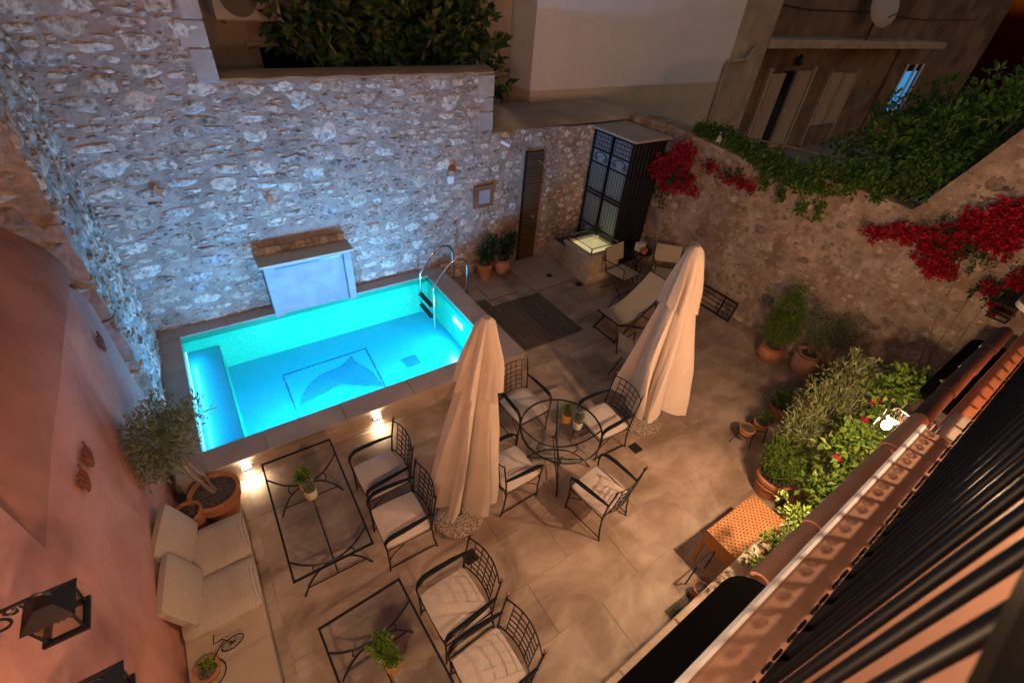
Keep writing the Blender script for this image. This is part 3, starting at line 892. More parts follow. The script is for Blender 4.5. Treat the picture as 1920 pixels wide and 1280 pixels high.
MB().lathe([(0.10, 0), (0.13, 0.05), (0.10, 0.25), (0.03, 0.34)], 8).obj('wall_lamp', 'iron', ob, True, (3.2, -0.2, 3.15))
dish = thing('satellite_dish', 'round satellite dish on the ochre building balcony', 'satellite dish', (22.5, 9.7, 4.01))
MB().tube([(0, 0.1, 0), (0, 0.1, 0.9), (0, 0, 1.05)], 0.04, 8).obj('mast', 'dark_metal', dish, True)
MB().lathe([(0.02, 0.16), (0.35, 0.12), (0.62, 0.0), (0.63, -0.02), (0.36, 0.09), (0.02, 0.13)], 24).obj('reflector', 'aircon_white', dish, True, (0, -0.05, 1.0), (math.radians(70), 0, math.radians(-20)))
MB().tube([(0, -0.1, 0.6), (0, -0.6, 0.9)], 0.02, 6).obj('feed_arm', 'dark_metal', dish)

# ---- the house the photograph is taken from
def fy(x): return 0.03 * x
house = thing('house', 'terracotta coloured house with balconies along the courtyard', 'building', (0, -0.3, 0))
HO = Vector((0, -0.3, 0))
FR = Matrix.Rotation(math.atan(0.03), 3, 'Z')
def hobj(mb, name, m, smooth=False, parent=None):
    o = mb.obj(name, m, parent or house, smooth)
    o.location = -HO if (parent is None) else (0, 0, 0)
    o.rotation_euler = (0, 0, math.atan(0.03)) if parent is None else (0, 0, 0)
    return o
hobj(MB().box(-2.0, 9.2, -0.6, -0.09, 0, 3.20), 'wall', 'pink_plaster')
hobj(MB().box(-2.0, 0.20, -0.6, -0.25, 3.201, 7.0), 'wall', 'pink_plaster')
hobj(MB().box(0.201, 9.2, -1.7, -1.35, 3.201, 7.0), 'wall', 'pink_plaster')
hobj(MB().box(0.201, 0.235, -1.349, -0.60, 3.402, 7.0), 'light_blocker', 'pink_plaster')  # unseen wing wall added to keep lantern light off the balcony
hobj(MB().box(0.24, 2.66, -1.34, 0.0, 3.26, 3.40, 0.012), 'balcony_slab', 'balcony_plaster')
hobj(MB().tube([(0.24, 0.008, 3.392), (2.66, 0.008, 3.392)], 0.013, 6), 'drip_edge', 'white_paint')
hobj(MB().box(2.67, 3.02, -1.34, -0.045, 3.22, 3.36, 0.01), 'balcony_step', 'tan_plaster')
hobj(MB().box(3.03, 7.5, -1.34, -0.035, 3.20, 3.345, 0.01), 'balcony_slab', 'orange_plaster')
# barrel tiles under the balcony edge
def barrel(x0, x1, y, z, r, m):
    mb = MB(); v, f = [], []
    n = 9
    for (x, rr) in ((x0, r), (x0 + 0.05, r * 1.03), (x1 - 0.05, r * 0.93), (x1, r * 0.92)):
        for k in range(n):
            a = PI * k / (n - 1)
            v.append((x, y + rr * math.cos(a), z + rr * math.sin(a)))
        for k in range(n):
            a = PI * (1 - k / (n - 1))
            v.append((x, y + (rr - 0.014) * math.cos(a), z + (rr - 0.014) * math.sin(a)))
    for i in range(3):
        for k in range(2 * n):
            l = (k + 1) % (2 * n)
            f.append((i * 2 * n + k, i * 2 * n + l, (i + 1) * 2 * n + l, (i + 1) * 2 * n + k))
    f += [tuple(range(2 * n)), tuple(3 * 2 * n + k for k in range(2 * n))]
    return mb.add(v, f)
for i in range(8):
    x = 1.45 + i * 0.42
    hobj(barrel(x, x + 0.45, 0.044, 3.125 + 0.004 * (i % 2), 0.050, 't'), 'roof_tile', 'terracotta_pale' if i < 4 else 'brown_pipe', True)
vn = MB()
for i in range(9):
    x = 1.5 + i * 0.17 + rnd.uniform(-.04, .04)
    vn.tube([(x + rnd.uniform(-.05, .05), 0.085, 3.10), (x, 0.062, 3.152), (x + 0.04, 0.02, 3.172), (x + 0.09, -0.02, 3.14)], 0.002, 4)
tag(hobj(vn, 'wire', 'iron_worn'), kind='stuff')
# railing
rail = thing('balcony_railing', 'black iron balcony railing with many vertical bars', 'railing', (0.30, -0.125, 3.4), math.atan(0.03))
MB().box(0, 6.0, -0.014, 0.014, 0.06, 0.085).obj('bottom_rail', 'railing_iron', rail)
MB().box(0, 6.0, -0.024, 0.024, 1.245, 1.27).obj('top_rail', 'railing_iron', rail)
barm = MB().tube([(0, 0, 0), (0, 0, 1.244)], 0.0105, 10).mesh('bar', 'railing_iron', True)
for i in range(42):
    link('bar', barm, rail, (0.05 + i * 0.140, 0, 0))
scm = MB().tube(spiral((0.026, 0.012, 0.115), 0.024, 0.008, 1.2, 14, PI), 0.0045, 5).tube(spiral((0.078, 0.012, 0.115), 0.024, 0.008, 1.2, 14, 0, sgn=-1), 0.0045, 5).mesh('scroll', 'railing_iron', True)
for i in range(41):
    link('scroll', scm, rail, (0.068 + i * 0.140, 0.012, 0))
# door awnings
def awning(name, x0, x1, d, z, lb):
    t = thing(name, lb, 'awning', ((x0 + x1) / 2, fy((x0 + x1) / 2) - 0.085, z), math.atan(0.03), 'black door awnings on the house')
    w = (x1 - x0) / 2
    poly = [(-w, 0), (w, 0), (w, d * 0.35)] + [(w - 0.22 + 0.22 * math.cos(a), d - 0.22 + 0.22 * math.sin(a)) for a in [PI / 2 * k / 6 for k in range(7)] if d > 0.22] + \
           [(-w + 0.22 + 0.22 * math.cos(a), d - 0.22 + 0.22 * math.sin(a)) for a in [PI / 2 + PI / 2 * k / 6 for k in range(7)]] + [(-w, d * 0.35)]
    MB().prism(poly, 0, 0.03, 'z').obj('canopy', 'black_canvas', t)
    for s_ in (-1, 1):
        MB().tube([(s_ * (w - 0.1), 0.005, -0.25), (s_ * (w - 0.1), d * 0.7, -0.002)], 0.008, 6).obj('strut', 'iron', t)
    return t
awning('door_awning', 0.75, 2.32, 0.30, 2.0, 'black door awning above the stone ledge')
awning('door_awning', 5.35, 7.25, 0.33, 2.0, 'black door awning beside the bougainvillea')
sb = thing('stone_shelf', 'rounded stone shelf with black top on the house wall', 'shelf', (6.3, fy(6.3) - 0.085, 2.95), math.atan(0.03))
poly = [(-0.45, 0), (0.6, 0), (0.6, 0.23)] + [(-0.25 + 0.2 * math.cos(a), 0.03 + 0.2 * math.sin(a)) for a in [PI / 2 + PI / 2 * k / 6 for k in range(7)]]
MB().prism(poly, 0, 0.05, 'z').obj('slab', 'ashlar', sb)
MB().prism([(a * 0.93 + 0.02, b * 0.86) for a, b in poly], 0.051, 0.075, 'z').obj('cover', 'black_canvas', sb)
# stone ledge by the house
sl = thing('stone_ledge', 'sandstone ledge along the house under leafy shadows', 'ledge', (2.6, fy(2.6) - 0.08, 0), math.atan(0.03))
MB().box(-1.6, 0.95, 0.0, 0.40, 0, 0.82, 0.01).obj('body', 'sandstone', sl)
for i in range(4):
    MB().box(-1.62 + i * 0.65, -1.62 + (i + 1) * 0.65 - 0.006, -0.0, 0.43, 0.822, 0.90, 0.012).obj('top_slab', 'sandstone', sl)

# ================================================================== OBJECTS
# ---- fountain panel at the back of the pool
ft = thing('wall_fountain', 'white plastered fountain panel with slot against the stone wall', 'fountain', (1.15, 7.4, 0.36))
MB().box(-0.66, 0.66, -0.33, -0.03, 0.0, 0.90).obj('body', 'fountain_plaster', ft)
for s_ in (-1, 1):
    MB().box(s_ * 0.655 - 0.115 * (s_ > 0), s_ * 0.655 + 0.115 * (s_ < 0), -0.40, -0.331, 0.0, 0.905, 0.006).obj('pilaster', 'fountain_plaster', ft)
MB().box(-0.54, 0.54, -0.385, -0.331, 0.86, 0.905, 0.004).obj('spout_lip', 'fountain_plaster', ft)
MB().box(-0.50, 0.50, -0.345, -0.3305, 0.815, 0.85).obj('water_slot', 'mosaic_dark', ft)
MB().box(-0.71, 0.71, -0.43, -0.0, 0.906, 0.945, 0.006).obj('ledge', 'tray', ft)
x = -0.70
while x < 0.66:
    w = min(rnd.uniform(0.14, 0.3), 0.70 - x)
    MB().box(x + 0.004, x + w - 0.004, -0.075, -0.01, 0.946, 0.946 + rnd.uniform(0.10, 0.14), 0.015).obj('cap_stone', 'stone_warm', ft)
    x += w

# ---- pool ladder
ld = thing('pool_ladder', 'chrome pool ladder with two curved handrails', 'ladder', (3.3, 6.6, 0.36))
rails = []
for yy in (0.28, -0.27):
    pts = [(-0.36, yy, -0.62), (-0.36, yy, 0.22)] + [(-0.36 + 0.05 * (1 - math.cos(a)), yy, 0.22 + 0.05 * math.sin(a)) for a in (0.3, 0.7)] + \
          [(-0.10, yy, 0.58), (0.02, yy, 0.68), (0.12, yy, 0.70), (0.22, yy, 0.68), (0.29, yy, 0.60), (0.31, yy, 0.48), (0.31, yy, -0.30)]
    MB().tube(pts, 0.021, 10).obj('handrail', 'chrome', ld, True)
    MB().lathe([(0.045, 0), (0.045, 0.02), (0.024, 0.03)], 14).obj('flange', 'chrome', ld, True, (0.31, yy, -0.345))
for z in (-0.16, -0.40):
    MB().box(-0.42, -0.33, -0.25, 0.26, z - 0.012, z + 0.012, 0.004).obj('step', 'dark_metal', ld)

# ---- shower
tr = tag(MB().box(5.1, 6.26, 6.2, 7.38, -0.004, 0.045, 0.012).obj('shower_tray', 'tray'), 'raised pale stone shower tray with small drain', 'shower tray')
MB().box(5.64, 5.76, 6.44, 6.56, 0.0455, 0.05).obj('drain', 'iron_worn', tr)
sp = thing('outdoor_shower', 'tall dark wooden slat panel of the outdoor shower', 'shower', (5.665, 7.36, 0.05))
MB().box(-0.205, 0.205, 0.004, 0.03, 0, 2.30).obj('backing', 'iron_worn', sp)
smesh = MB().box(-0.20, 0.20, -0.03, 0.003, 0.0, 0.062, 0.004).mesh('slat', 'slat_wood')
for i in range(34):
    link('slat', smesh, sp, (0, 0, 0.02 + i * 0.067))
MB().box(-0.222, -0.207, -0.036, 0.03, 0, 2.31).obj('frame', 'iron_worn', sp)
hd = MB().tube([(-0.05, -0.03, 2.16), (-0.05, -0.2, 2.18), (-0.02, -0.33, 2.15), (0.01, -0.36, 2.07)], 0.011, 8).obj('shower_arm', 'chrome', sp, True)
MB().lathe([(0.045, 0), (0.05, 0.012), (0.015, 0.035)], 14).obj('shower_head', 'chrome', hd, True, (0.01, -0.36, 2.03))
MB().lathe([(0.03, 0), (0.03, 0.012), (0.012, 0.03), (0.012, 0.05)], 12).obj('mixer', 'chrome', sp, True, (0.06, -0.03, 0.98), (math.radians(90), 0, 0))
eb = thing('control_box', 'wooden framed control box with grey window on stone wall', 'box', (4.525, 7.36, 1.63))
MB().box(-0.215, 0.215, -0.03, 0.05, -0.21, 0.21, 0.004).obj('frame', 'box_wood', eb)
MB().box(-0.115, 0.115, -0.042, -0.031, -0.13, 0.13, 0.004).obj('window', 'panel_grey', eb)
sc = thing('security_camera', 'small white security camera on the stone wall', 'camera', (4.88, 7.36, 2.58))
MB().tube([(0, 0.02, 0.03), (0, -0.07, 0.02)], 0.015, 8).obj('bracket', 'white_paint', sc, True)
MB().tube([(-0.06, -0.06, 0.04), (0.07, -0.14, -0.03)], 0.035, 10).obj('housing', 'white_paint', sc, True)
so_ = thing('clay_spout', 'terracotta spout with white lip sticking out of stone wall', 'spout', (3.82, 7.36, 2.18))
MB().tube([(0.06, 0.05, 0.05), (-0.02, -0.10, 0.0)], [0.075, 0.06], 10).obj('pipe', 'terracotta', so_, True)
MB().box(-0.06, 0.05, -0.05, 0.0, -0.20, -0.06, 0.015).obj('lip', 'white_paint', so_)
for (x, z, rz, lb) in ((-0.41, 2.44, 0.3, 'pink clay leaf ornament high on the tall stone wall'), (0.86, 2.14, -0.4, 'pink clay leaf ornament above the fountain panel')):
    pts = []
    for k in range(10):
        a = 2 * PI * k / 10 + rz
        q = (0.12, 0.05, 0.10, 0.06, 0.07, 0.03, 0.06, 0.035, 0.11, 0.055)[k]
        pts.append((q * math.cos(a) * 0.8, q * math.sin(a)))
    tag(MB().prism(pts, -0.015, 0.0, 'y')  .obj('leaf_ornament', 'terracotta', loc=(x, 7.352, z)), lb, 'ornament', 'clay leaf ornaments on the stone wall')

# ---- iron cabinet in the corner
cb = thing('iron_cabinet', 'tall blue grey cabinet with wrought iron double doors', 'cabinet', (7.10, 6.19, 0))
CX, CY, CH = 0.92, 1.17, 2.68
MB().box(0.06, CX, 0.06, CY, 0.02, CH - 0.02).obj('core', 'iron_blue', cb)
mat('cabinet_glass', (0.24, 0.31, 0.35), 0.4)
MB().box(-0.08, CX + 0.03, -0.06, CY + 0.04, CH, CH + 0.045, 0.006).obj('roof', 'slab_stone', cb)
for d in range(2):
    y0 = 0.05 + d * 0.545; y1 = y0 + 0.53
    dr = MB().box(0.035, 0.055, y0, y1, 0.06, CH - 0.06).obj('door', 'cabinet_glass', cb)
    fr = MB()
    for yy in (y0, y1):
        fr.box(0.0, 0.034, yy - 0.02, yy + 0.02, 0.03, CH - 0.03)
    for z in (0.05, 0.50, 0.72, 1.40, 1.48, 2.04, 2.30, CH - 0.05):
        fr.box(0.004, 0.033, y0 + 0.021, y1 - 0.021, z - 0.011, z + 0.011)
    fr.obj('door_frame', 'iron', dr)
    gr = MB()
    for k in range(1, 7):
        yy = y0 + (y1 - y0) * k / 7
        gr.tube([(0.018, yy, 0.72), (0.018, yy, 2.04)], 0.006, 5)
        gr.tube([(0.018, yy, 0.05), (0.018, yy, 0.50)], 0.006, 5)
        gr.tube([(0.018, yy, 2.30), (0.018, yy, CH - 0.05)], 0.006, 5)
    for z in (0.16, 0.27, 0.38, 2.39, 2.47, 2.55):
        gr.tube([(0.018, y0, z), (0.018, y1, z)], 0.006, 5)
    for k in range(5):
        gr.tube(arc((0.018, y0 + (k + 0.5) * (y1 - y0) / 5, 1.44), 0.035, 0.035, 0, 2 * PI, 10, 'yz'), 0.005, 4)
    gr.obj('bars', 'iron', dr)
    ym = (y0 + y1) / 2
    sc_ = MB()
    for s_ in (-1, 1):
        sc_.tube([(0.018, ym + a[1] - 0, a[2]) for a in spiral((0.018, s_ * 0.13, 2.14), 0.065, 0.012, 1.3, 18, PI / 2, 'yz', -s_)], 0.007, 5)
        sc_.tube([(0.018, ym + a[1], a[2]) for a in spiral((0.018, s_ * 0.13, 0.62), 0.065, 0.012, 1.3, 18, -PI / 2, 'yz', s_)], 0.007, 5)
    sc_.tube(arc((0.018, ym, 2.13), 0.19, 0.13, 0, PI, 12, 'yz'), 0.007, 5)
    sc_.tube(arc((0.018, ym, 0.63), 0.19, 0.10, PI, 2 * PI, 12, 'yz'), 0.007, 5)
    sc_.obj('scrollwork', 'iron', dr)
sg = MB()
for k in range(9):
    xx = 0.04 + k * 0.105
    sg.tube([(xx, 0.03, 0.05), (xx, 0.03, CH - 0.03)], 0.012, 5)
for z in (0.06, 0.45, 0.72, CH - 0.05):
    sg.box(0.0, CX, 0.02, 0.045, z - 0.012, z + 0.012)
for k in range(4):
    sg.tube(arc((0.15 + k * 0.2, 0.03, 0.585), 0.09, 0.09, 0, 2 * PI, 12), 0.007, 5)
sg.obj('side_grille', 'iron_worn', cb)

# ---- stone well with lit glass top
wl = thing('stone_well', 'square sandstone well with lit glass top in iron frame', 'well', (6.62, 6.28, 0))
for row_ in range(3):
    z0, z1 = 0.005 + row_ * 0.20, 0.20 + row_ * 0.20
    xs = [-0.42, -0.1, 0.18, 0.42] if row_ % 2 else [-0.42, -0.22, 0.12, 0.42]
    for a, b in zip(xs[:-1], xs[1:]):
        MB().box(a, b - 0.006, -0.40, -0.22, z0, z1, 0.012).obj('block', 'sandstone', wl)
    ys = [-0.215, 0.1, 0.42] if row_ % 2 else [-0.215, -0.02, 0.42]
    for a, b in zip(ys[:-1], ys[1:]):
        MB().box(-0.42, -0.24, a, b - 0.006, z0, z1, 0.012).obj('block', 'sandstone', wl)
MB().box(-0.235, 0.42, -0.21, 0.42, 0.0, 0.60).obj('core', 'sandstone', wl)
rim = MB()
for (a, b, c, d) in ((-0.46, 0.44, -0.44, -0.32), (-0.46, 0.44, 0.36, 0.44), (-0.46, -0.36, -0.319, 0.359), (0.34, 0.44, -0.319, 0.359)):
    rim.box(a, b, c, d, 0.606, 0.68, 0.008)
rim.obj('rim', 'sandstone', wl)
MB().box(-0.355, 0.335, -0.315, 0.355, 0.601, 0.63).obj('lit_panel', 'well_glow', wl)
gf = MB()
for (x, y) in ((-0.38, -0.34), (0.36, -0.34), (-0.38, 0.38), (0.36, 0.38)):
    gf.box(x - 0.01, x + 0.01, y - 0.01, y + 0.01, 0.681, 0.80)
for z in (0.69, 0.80):
    gf.tube([(-0.38, -0.34, z), (0.36, -0.34, z), (0.36, 0.38, z), (-0.38, 0.38, z)], 0.011, 4, closed=True)
gf.obj('iron_frame', 'iron', wl)
MB().box(-0.365, 0.345, -0.325, 0.365, 0.785, 0.795).obj('glass_top', 'glass', wl)
lamp('well_light', 'AREA', (0, 0, 0.65), 1.6, (1, 0.78, 0.36), 0.6, wl, (PI, 0, 0))
tg = thing('stone_trough', 'low sandstone trough beside the well', 'trough', (6.40, 7.02, 0))
MB().box(-0.12, 0.4, -0.30, -0.24, 0, 0.42, 0.01).obj('side', 'sandstone', tg)
MB().box(-0.12, -0.04, -0.235, 0.34, 0, 0.42, 0.01).obj('side', 'sandstone', tg)
MB().box(-0.035, 0.4, -0.235, 0.34, 0, 0.33).obj('soil', 'soil', tg)

# ---- floor details
dk = thing('wooden_deck', 'dark wooden deck mat of planks beside the pool', 'deck', (4.5, 5.4, 0))
npl = 12
for i in range(npl):
    x0 = -0.84 + i * 1.46 / npl
    MB().box(x0 + 0.003, x0 + 1.46 / npl - 0.003, -0.68, 0.69, 0.003, 0.03, 0.003).obj('plank', 'deck_wood', dk)
MB().box(-0.90, -0.45, 0.72, 0.98, 0.003, 0.022, 0.003).obj('side_plank', 'deck_wood', dk)
ih = thing('floor_hatch', 'square stone inspection hatch set in the paving', 'hatch', (4.45, 6.6, 0))
MB().box(-0.33, 0.33, -0.28, 0.28, 0.0015, 0.004).obj('frame', 'iron_worn', ih)
MB().box(-0.318, 0.318, -0.268, 0.268, 0.0045, 0.0075).obj('cover', 'floor_tile', ih)
for (x, y, lb) in ((4.0, 2.27, 'small square floor drain near the round table'), (1.31, 2.13, 'small square floor drain by the umbrella base'), (6.10, 5.99, 'small square floor drain in front of the well')):
    d = thing('floor_drain', lb, 'drain', (x, y, 0), 0, 'floor drains')
    MB().box(-0.075, 0.075, -0.075, 0.075, 0.002, 0.006).obj('plate', 'dark_metal', d)
    for k in range(5):
        MB().box(-0.05, 0.05, -0.05 + k * 0.024, -0.042 + k * 0.024, 0.0062, 0.008).obj('slot', 'iron', d)
mt = tag(MB().box(2.73, 3.10, 0.43, 0.60, 0.002, 0.014, 0.004).obj('door_mat', 'deck_wood'), 'small brown mat on the paving near the stone ledge', 'mat')
for i in range(7):
    for j in range(3):
        MB().box(2.76 + i * 0.046, 2.79 + i * 0.046, 0.45 + j * 0.05, 0.48 + j * 0.05, 0.0142, 0.018).obj('knob', 'iron_worn', mt)

# ---- iron armchair
def pillow(w, d, h, n=8, puff=0.35):
    mb = MB(); v, f = [], []
    for s_ in (1, -1):
        for i in range(n + 1):
            for j in range(n + 1):
                a, b = -1 + 2 * i / n, -1 + 2 * j / n
                e = (1 - a ** 6) * (1 - b ** 6)
                z = h / 2 * (1 - puff + puff * (1 - a * a * 0.8) * (1 - b * b * 0.8)) * (e ** 0.25 if e > 0 else 0.0)
                rr = 1 - 0.05 * (abs(a * b) ** 3)
                v.append((a * w / 2 * rr, b * d / 2 * rr, s_ * max(z, h * 0.16)))
    m = (n + 1) ** 2
    for i in range(n):
        for j in range(n):
            q = (i * (n + 1) + j, (i + 1) * (n + 1) + j, (i + 1) * (n + 1) + j + 1, i * (n + 1) + j + 1)
            f.append(q); f.append(tuple(m + k for k in q[::-1]))
    ed = [i * (n + 1) for i in range(n + 1)] + [n * (n + 1) + j for j in range(1, n + 1)] + [i * (n + 1) + n for i in range(n - 1, -1, -1)] + [j for j in range(n - 1, 0, -1)]
    for k in range(len(ed)):
        l = (k + 1) % len(ed)
        f.append((ed[k], m + ed[k], m + ed[l], ed[l]))
    return mb.add(v, f)
def backy(x): return -0.25 - 0.06 * (1 - (x / 0.25) ** 2)
def make_chair(label, group):
    t = thing('iron_armchair', label, 'chair', (0, 0, 0), 0, group)
    MB().tube([(-0.24, -0.24, 0.385), (0.24, -0.24, 0.385), (0.24, 0.23, 0.385), (-0.24, 0.23, 0.385)], 0.010, 6, closed=True).obj('seat_frame', 'iron', t)
    cu = pillow(0.49, 0.48, 0.085).obj('cushion', 'cushion', t, True, (0, -0.005, 0.432))
    for s_ in (-1, 1):
        MB().tube([(s_ * 0.225, -0.275, 0.47), (s_ * 0.235, -0.27, 0.40), (s_ * 0.245, -0.26, 0.30)], 0.006, 4).obj('cushion_tie', 'cushion', cu, False, (0, 0.005, -0.432))
    for s_ in (-1, 1):
        MB().tube([(s_ * 0.25, 0.235, 0.0), (s_ * 0.245, 0.23, 0.20), (s_ * 0.25, 0.235, 0.42), (s_ * 0.255, 0.25, 0.56), (s_ * 0.26, 0.235, 0.63)], 0.009, 6).obj('leg', 'iron', t, True)
        pst = MB().tube([(s_ * 0.25, -0.30, 0.0), (s_ * 0.25, -0.265, 0.18), (s_ * 0.25, -0.25, 0.40), (s_ * 0.25, -0.27, 0.66), (s_ * 0.25, -0.315, 0.96)], 0.0095, 6).obj('leg', 'iron', t, True)
        MB().ball((s_ * 0.25, -0.318, 0.973), 0.017).obj('finial', 'copper', pst, True)
        MB().tube([(s_ * 0.25, -0.282, 0.67), (s_ * 0.262, -0.12, 0.672), (s_ * 0.272, 0.06, 0.665), (s_ * 0.272, 0.16, 0.655), (s_ * 0.266, 0.215, 0.625), (s_ * 0.262, 0.238, 0.57), (s_ * 0.256, 0.24, 0.50)],
                  [0.014, 0.024, 0.028, 0.028, 0.024, 0.016, 0.009], 8, flat=(1.0, 0.35)).obj('armrest', 'iron', t, True)
        MB().tube([(s_ * 0.25, 0.232, 0.05), (s_ * 0.25, -0.285, 0.05)], 0.007, 5).obj('stretcher', 'iron', t)
        MB().tube([(s_ * 0.246, 0.225, 0.22), (s_ * 0.246, 0.15, 0.31), (s_ * 0.246, 0.06, 0.375)], 0.006, 5).obj('brace', 'iron', t)
    xs = [-0.25 + 0.5 * k / 12 for k in range(13)]
    def bz(z): return -(z - 0.44) * 0.12 + 0.012
    for z in (0.92, 0.46):
        sag = 0.018 if z > 0.9 else 0
        bo = MB().tube([(x, backy(x) + bz(z), z + sag * (1 - (x / 0.25) ** 2)) for x in xs], 0.0075, 5).obj('back_rail', 'iron', t, True)
    la = MB()
    for k in range(5):
        x = -0.165 + 0.33 * k / 4
        la.tube([(x, backy(x) + bz(0.46), 0.46), (x, backy(x) + bz(0.92), 0.93)], 0.0055, 5)
    for k in range(1, 6):
        z = 0.46 + 0.46 * k / 6
        la.tube([(x, backy(x) + bz(z), z) for x in xs[2:11]], 0.0055, 5)
    la.obj('lattice', 'iron', t)
    return t
R90 = PI / 2
G1 = 'iron armchairs with beige cushions'
ch = make_chair('iron armchair by glass table near pool wall light', G1)
ch.location = (0.80, 3.31, 0); ch.rotation_euler = (0, 0, R90 + 0.03)
dup(ch, (0.77, 2.68, 0), R90 - 0.02, 'iron armchair between the poolside one and the umbrella base')
dup(ch, (0.86, 1.64, 0), R90 + 0.05, 'iron armchair with lattice shadows at the second glass table, next to drain')
dup(ch, (0.86, 1.02, 0), R90 + 0.03, 'iron armchair at the second glass table, farthest from the pool')
dup(ch, (2.84, 3.38, 0), PI + 0.05, 'iron armchair at round glass table backing onto the pool corner')
dup(ch, (3.60, 2.63, 0), R90 - 0.05, 'iron armchair at round glass table in front of smooth umbrella')
dup(ch, (2.14, 2.62, 0), -R90 + 0.03, 'iron armchair at round glass table half hidden by pleated umbrella')
dup(ch, (2.86, 1.86, 0), 0.04 + 0.10, 'iron armchair at round glass table backing onto open paving')

# ---- rectangular glass tables
def make_table(label):
    t = thing('glass_table', label, 'table', (0, 0, 0), 0, 'rectangular glass tables with iron legs')
    w, l, h = 0.35, 0.705, 0.72
    q_ = 0.009
    fm = MB()
    for s_ in (-1, 1):
        fm.box(s_ * w - q_, s_ * w + q_, -l - q_, l + q_, h - 0.018, h)
        fm.box(-w + 0.0095, w - 0.0095, s_ * l - q_, s_ * l + q_, h - 0.018, h)
    fm.obj('rim', 'iron', t)
    MB().box(-w + 0.0098, w - 0.0098, -l + 0.0098, l - 0.0098, h - 0.010, h - 0.002).obj('glass_top', 'glass', t)
    for s_ in (-1, 1):
        e = MB()
        y = s_ * 0.50
        e.tube([(x, y, 0.40 + 0.30 * (abs(x) / w) ** 2.2) for x in [-w + 0.7 * k / 16 for k in range(17)]], 0.010, 6)
        e.tube([(x, y, 0.385 - 0.385 * (abs(x) / 0.34) ** 2.4) for x in [-0.34 + 0.68 * k / 16 for k in range(17)]], 0.010, 6)
        for q in (-1, 1):
            e.tube([(q * 0.17, y, 0.31), (q * 0.20, y, 0.36), (q * 0.19, y, 0.44), (q * 0.165, y, 0.46)], 0.007, 5)
        e.obj('leg', 'iron', t, True)
        MB().tube([(-0.29, y, 0.12), (0.29, y, 0.12)], 0.008, 5).obj('stretcher', 'iron', t)
    MB().tube([(0, -0.5, 0.125), (0, 0.5, 0.125)], 0.008, 5).obj('stretcher', 'iron', t)
    return t
tb = make_table('rectangular glass table with iron rim beside the pool wall')
tb.location = (0.07, 3.13, 0); tb.rotation_euler = (0, 0, -0.015)
dup(tb, (0.17, 1.26, 0), 0.05, 'rectangular glass table with iron rim beside the small potted bench plant')
rt = thing('round_table', 'round glass table with crossing curved iron legs', 'table', (2.84, 2.62, 0), 0.2)
MB().tube(arc((0, 0, 0.71), 0.50, 0.50, 0, 2 * PI * 39 / 40, 39, 'xy'), 0.012, 6, closed=True).obj('rim', 'iron', rt, True)
MB().lathe([(0.488, 0.704), (0.488, 0.712)], 40).obj('glass_top', 'glass', rt)
for k in range(2):
    a = PI / 4 + k * PI / 2
    ca, sa = math.cos(a), math.sin(a)
    e = MB()
    e.tube([(ca * x, sa * x, 0.36 + 0.34 * (abs(x) / 0.49) ** 2.2 + k * 0.021) for x in [-0.49 + 0.98 * i / 18 for i in range(19)]], 0.010, 6)
    e.tube([(ca * x, sa * x, 0.345 - 0.34 * (abs(x) / 0.47) ** 2.2 - k * 0.021 * (1 - abs(x) / 0.47)) for x in [-0.47 + 0.94 * i / 18 for i in range(19)]], 0.010, 6)
    for q in (-1, 1):
        e.tube([(ca * q * x, sa * q * x, z) for x, z in ((0.22, 0.28), (0.26, 0.34), (0.25, 0.42), (0.215, 0.43))], 0.007, 5)
    e.obj('leg', 'iron', rt, True)
    MB().tube([(-ca * 0.38, -sa * 0.38, 0.13 + k * 0.017), (ca * 0.38, sa * 0.38, 0.13 + k * 0.017)], 0.008, 5).obj('stretcher', 'iron', rt)

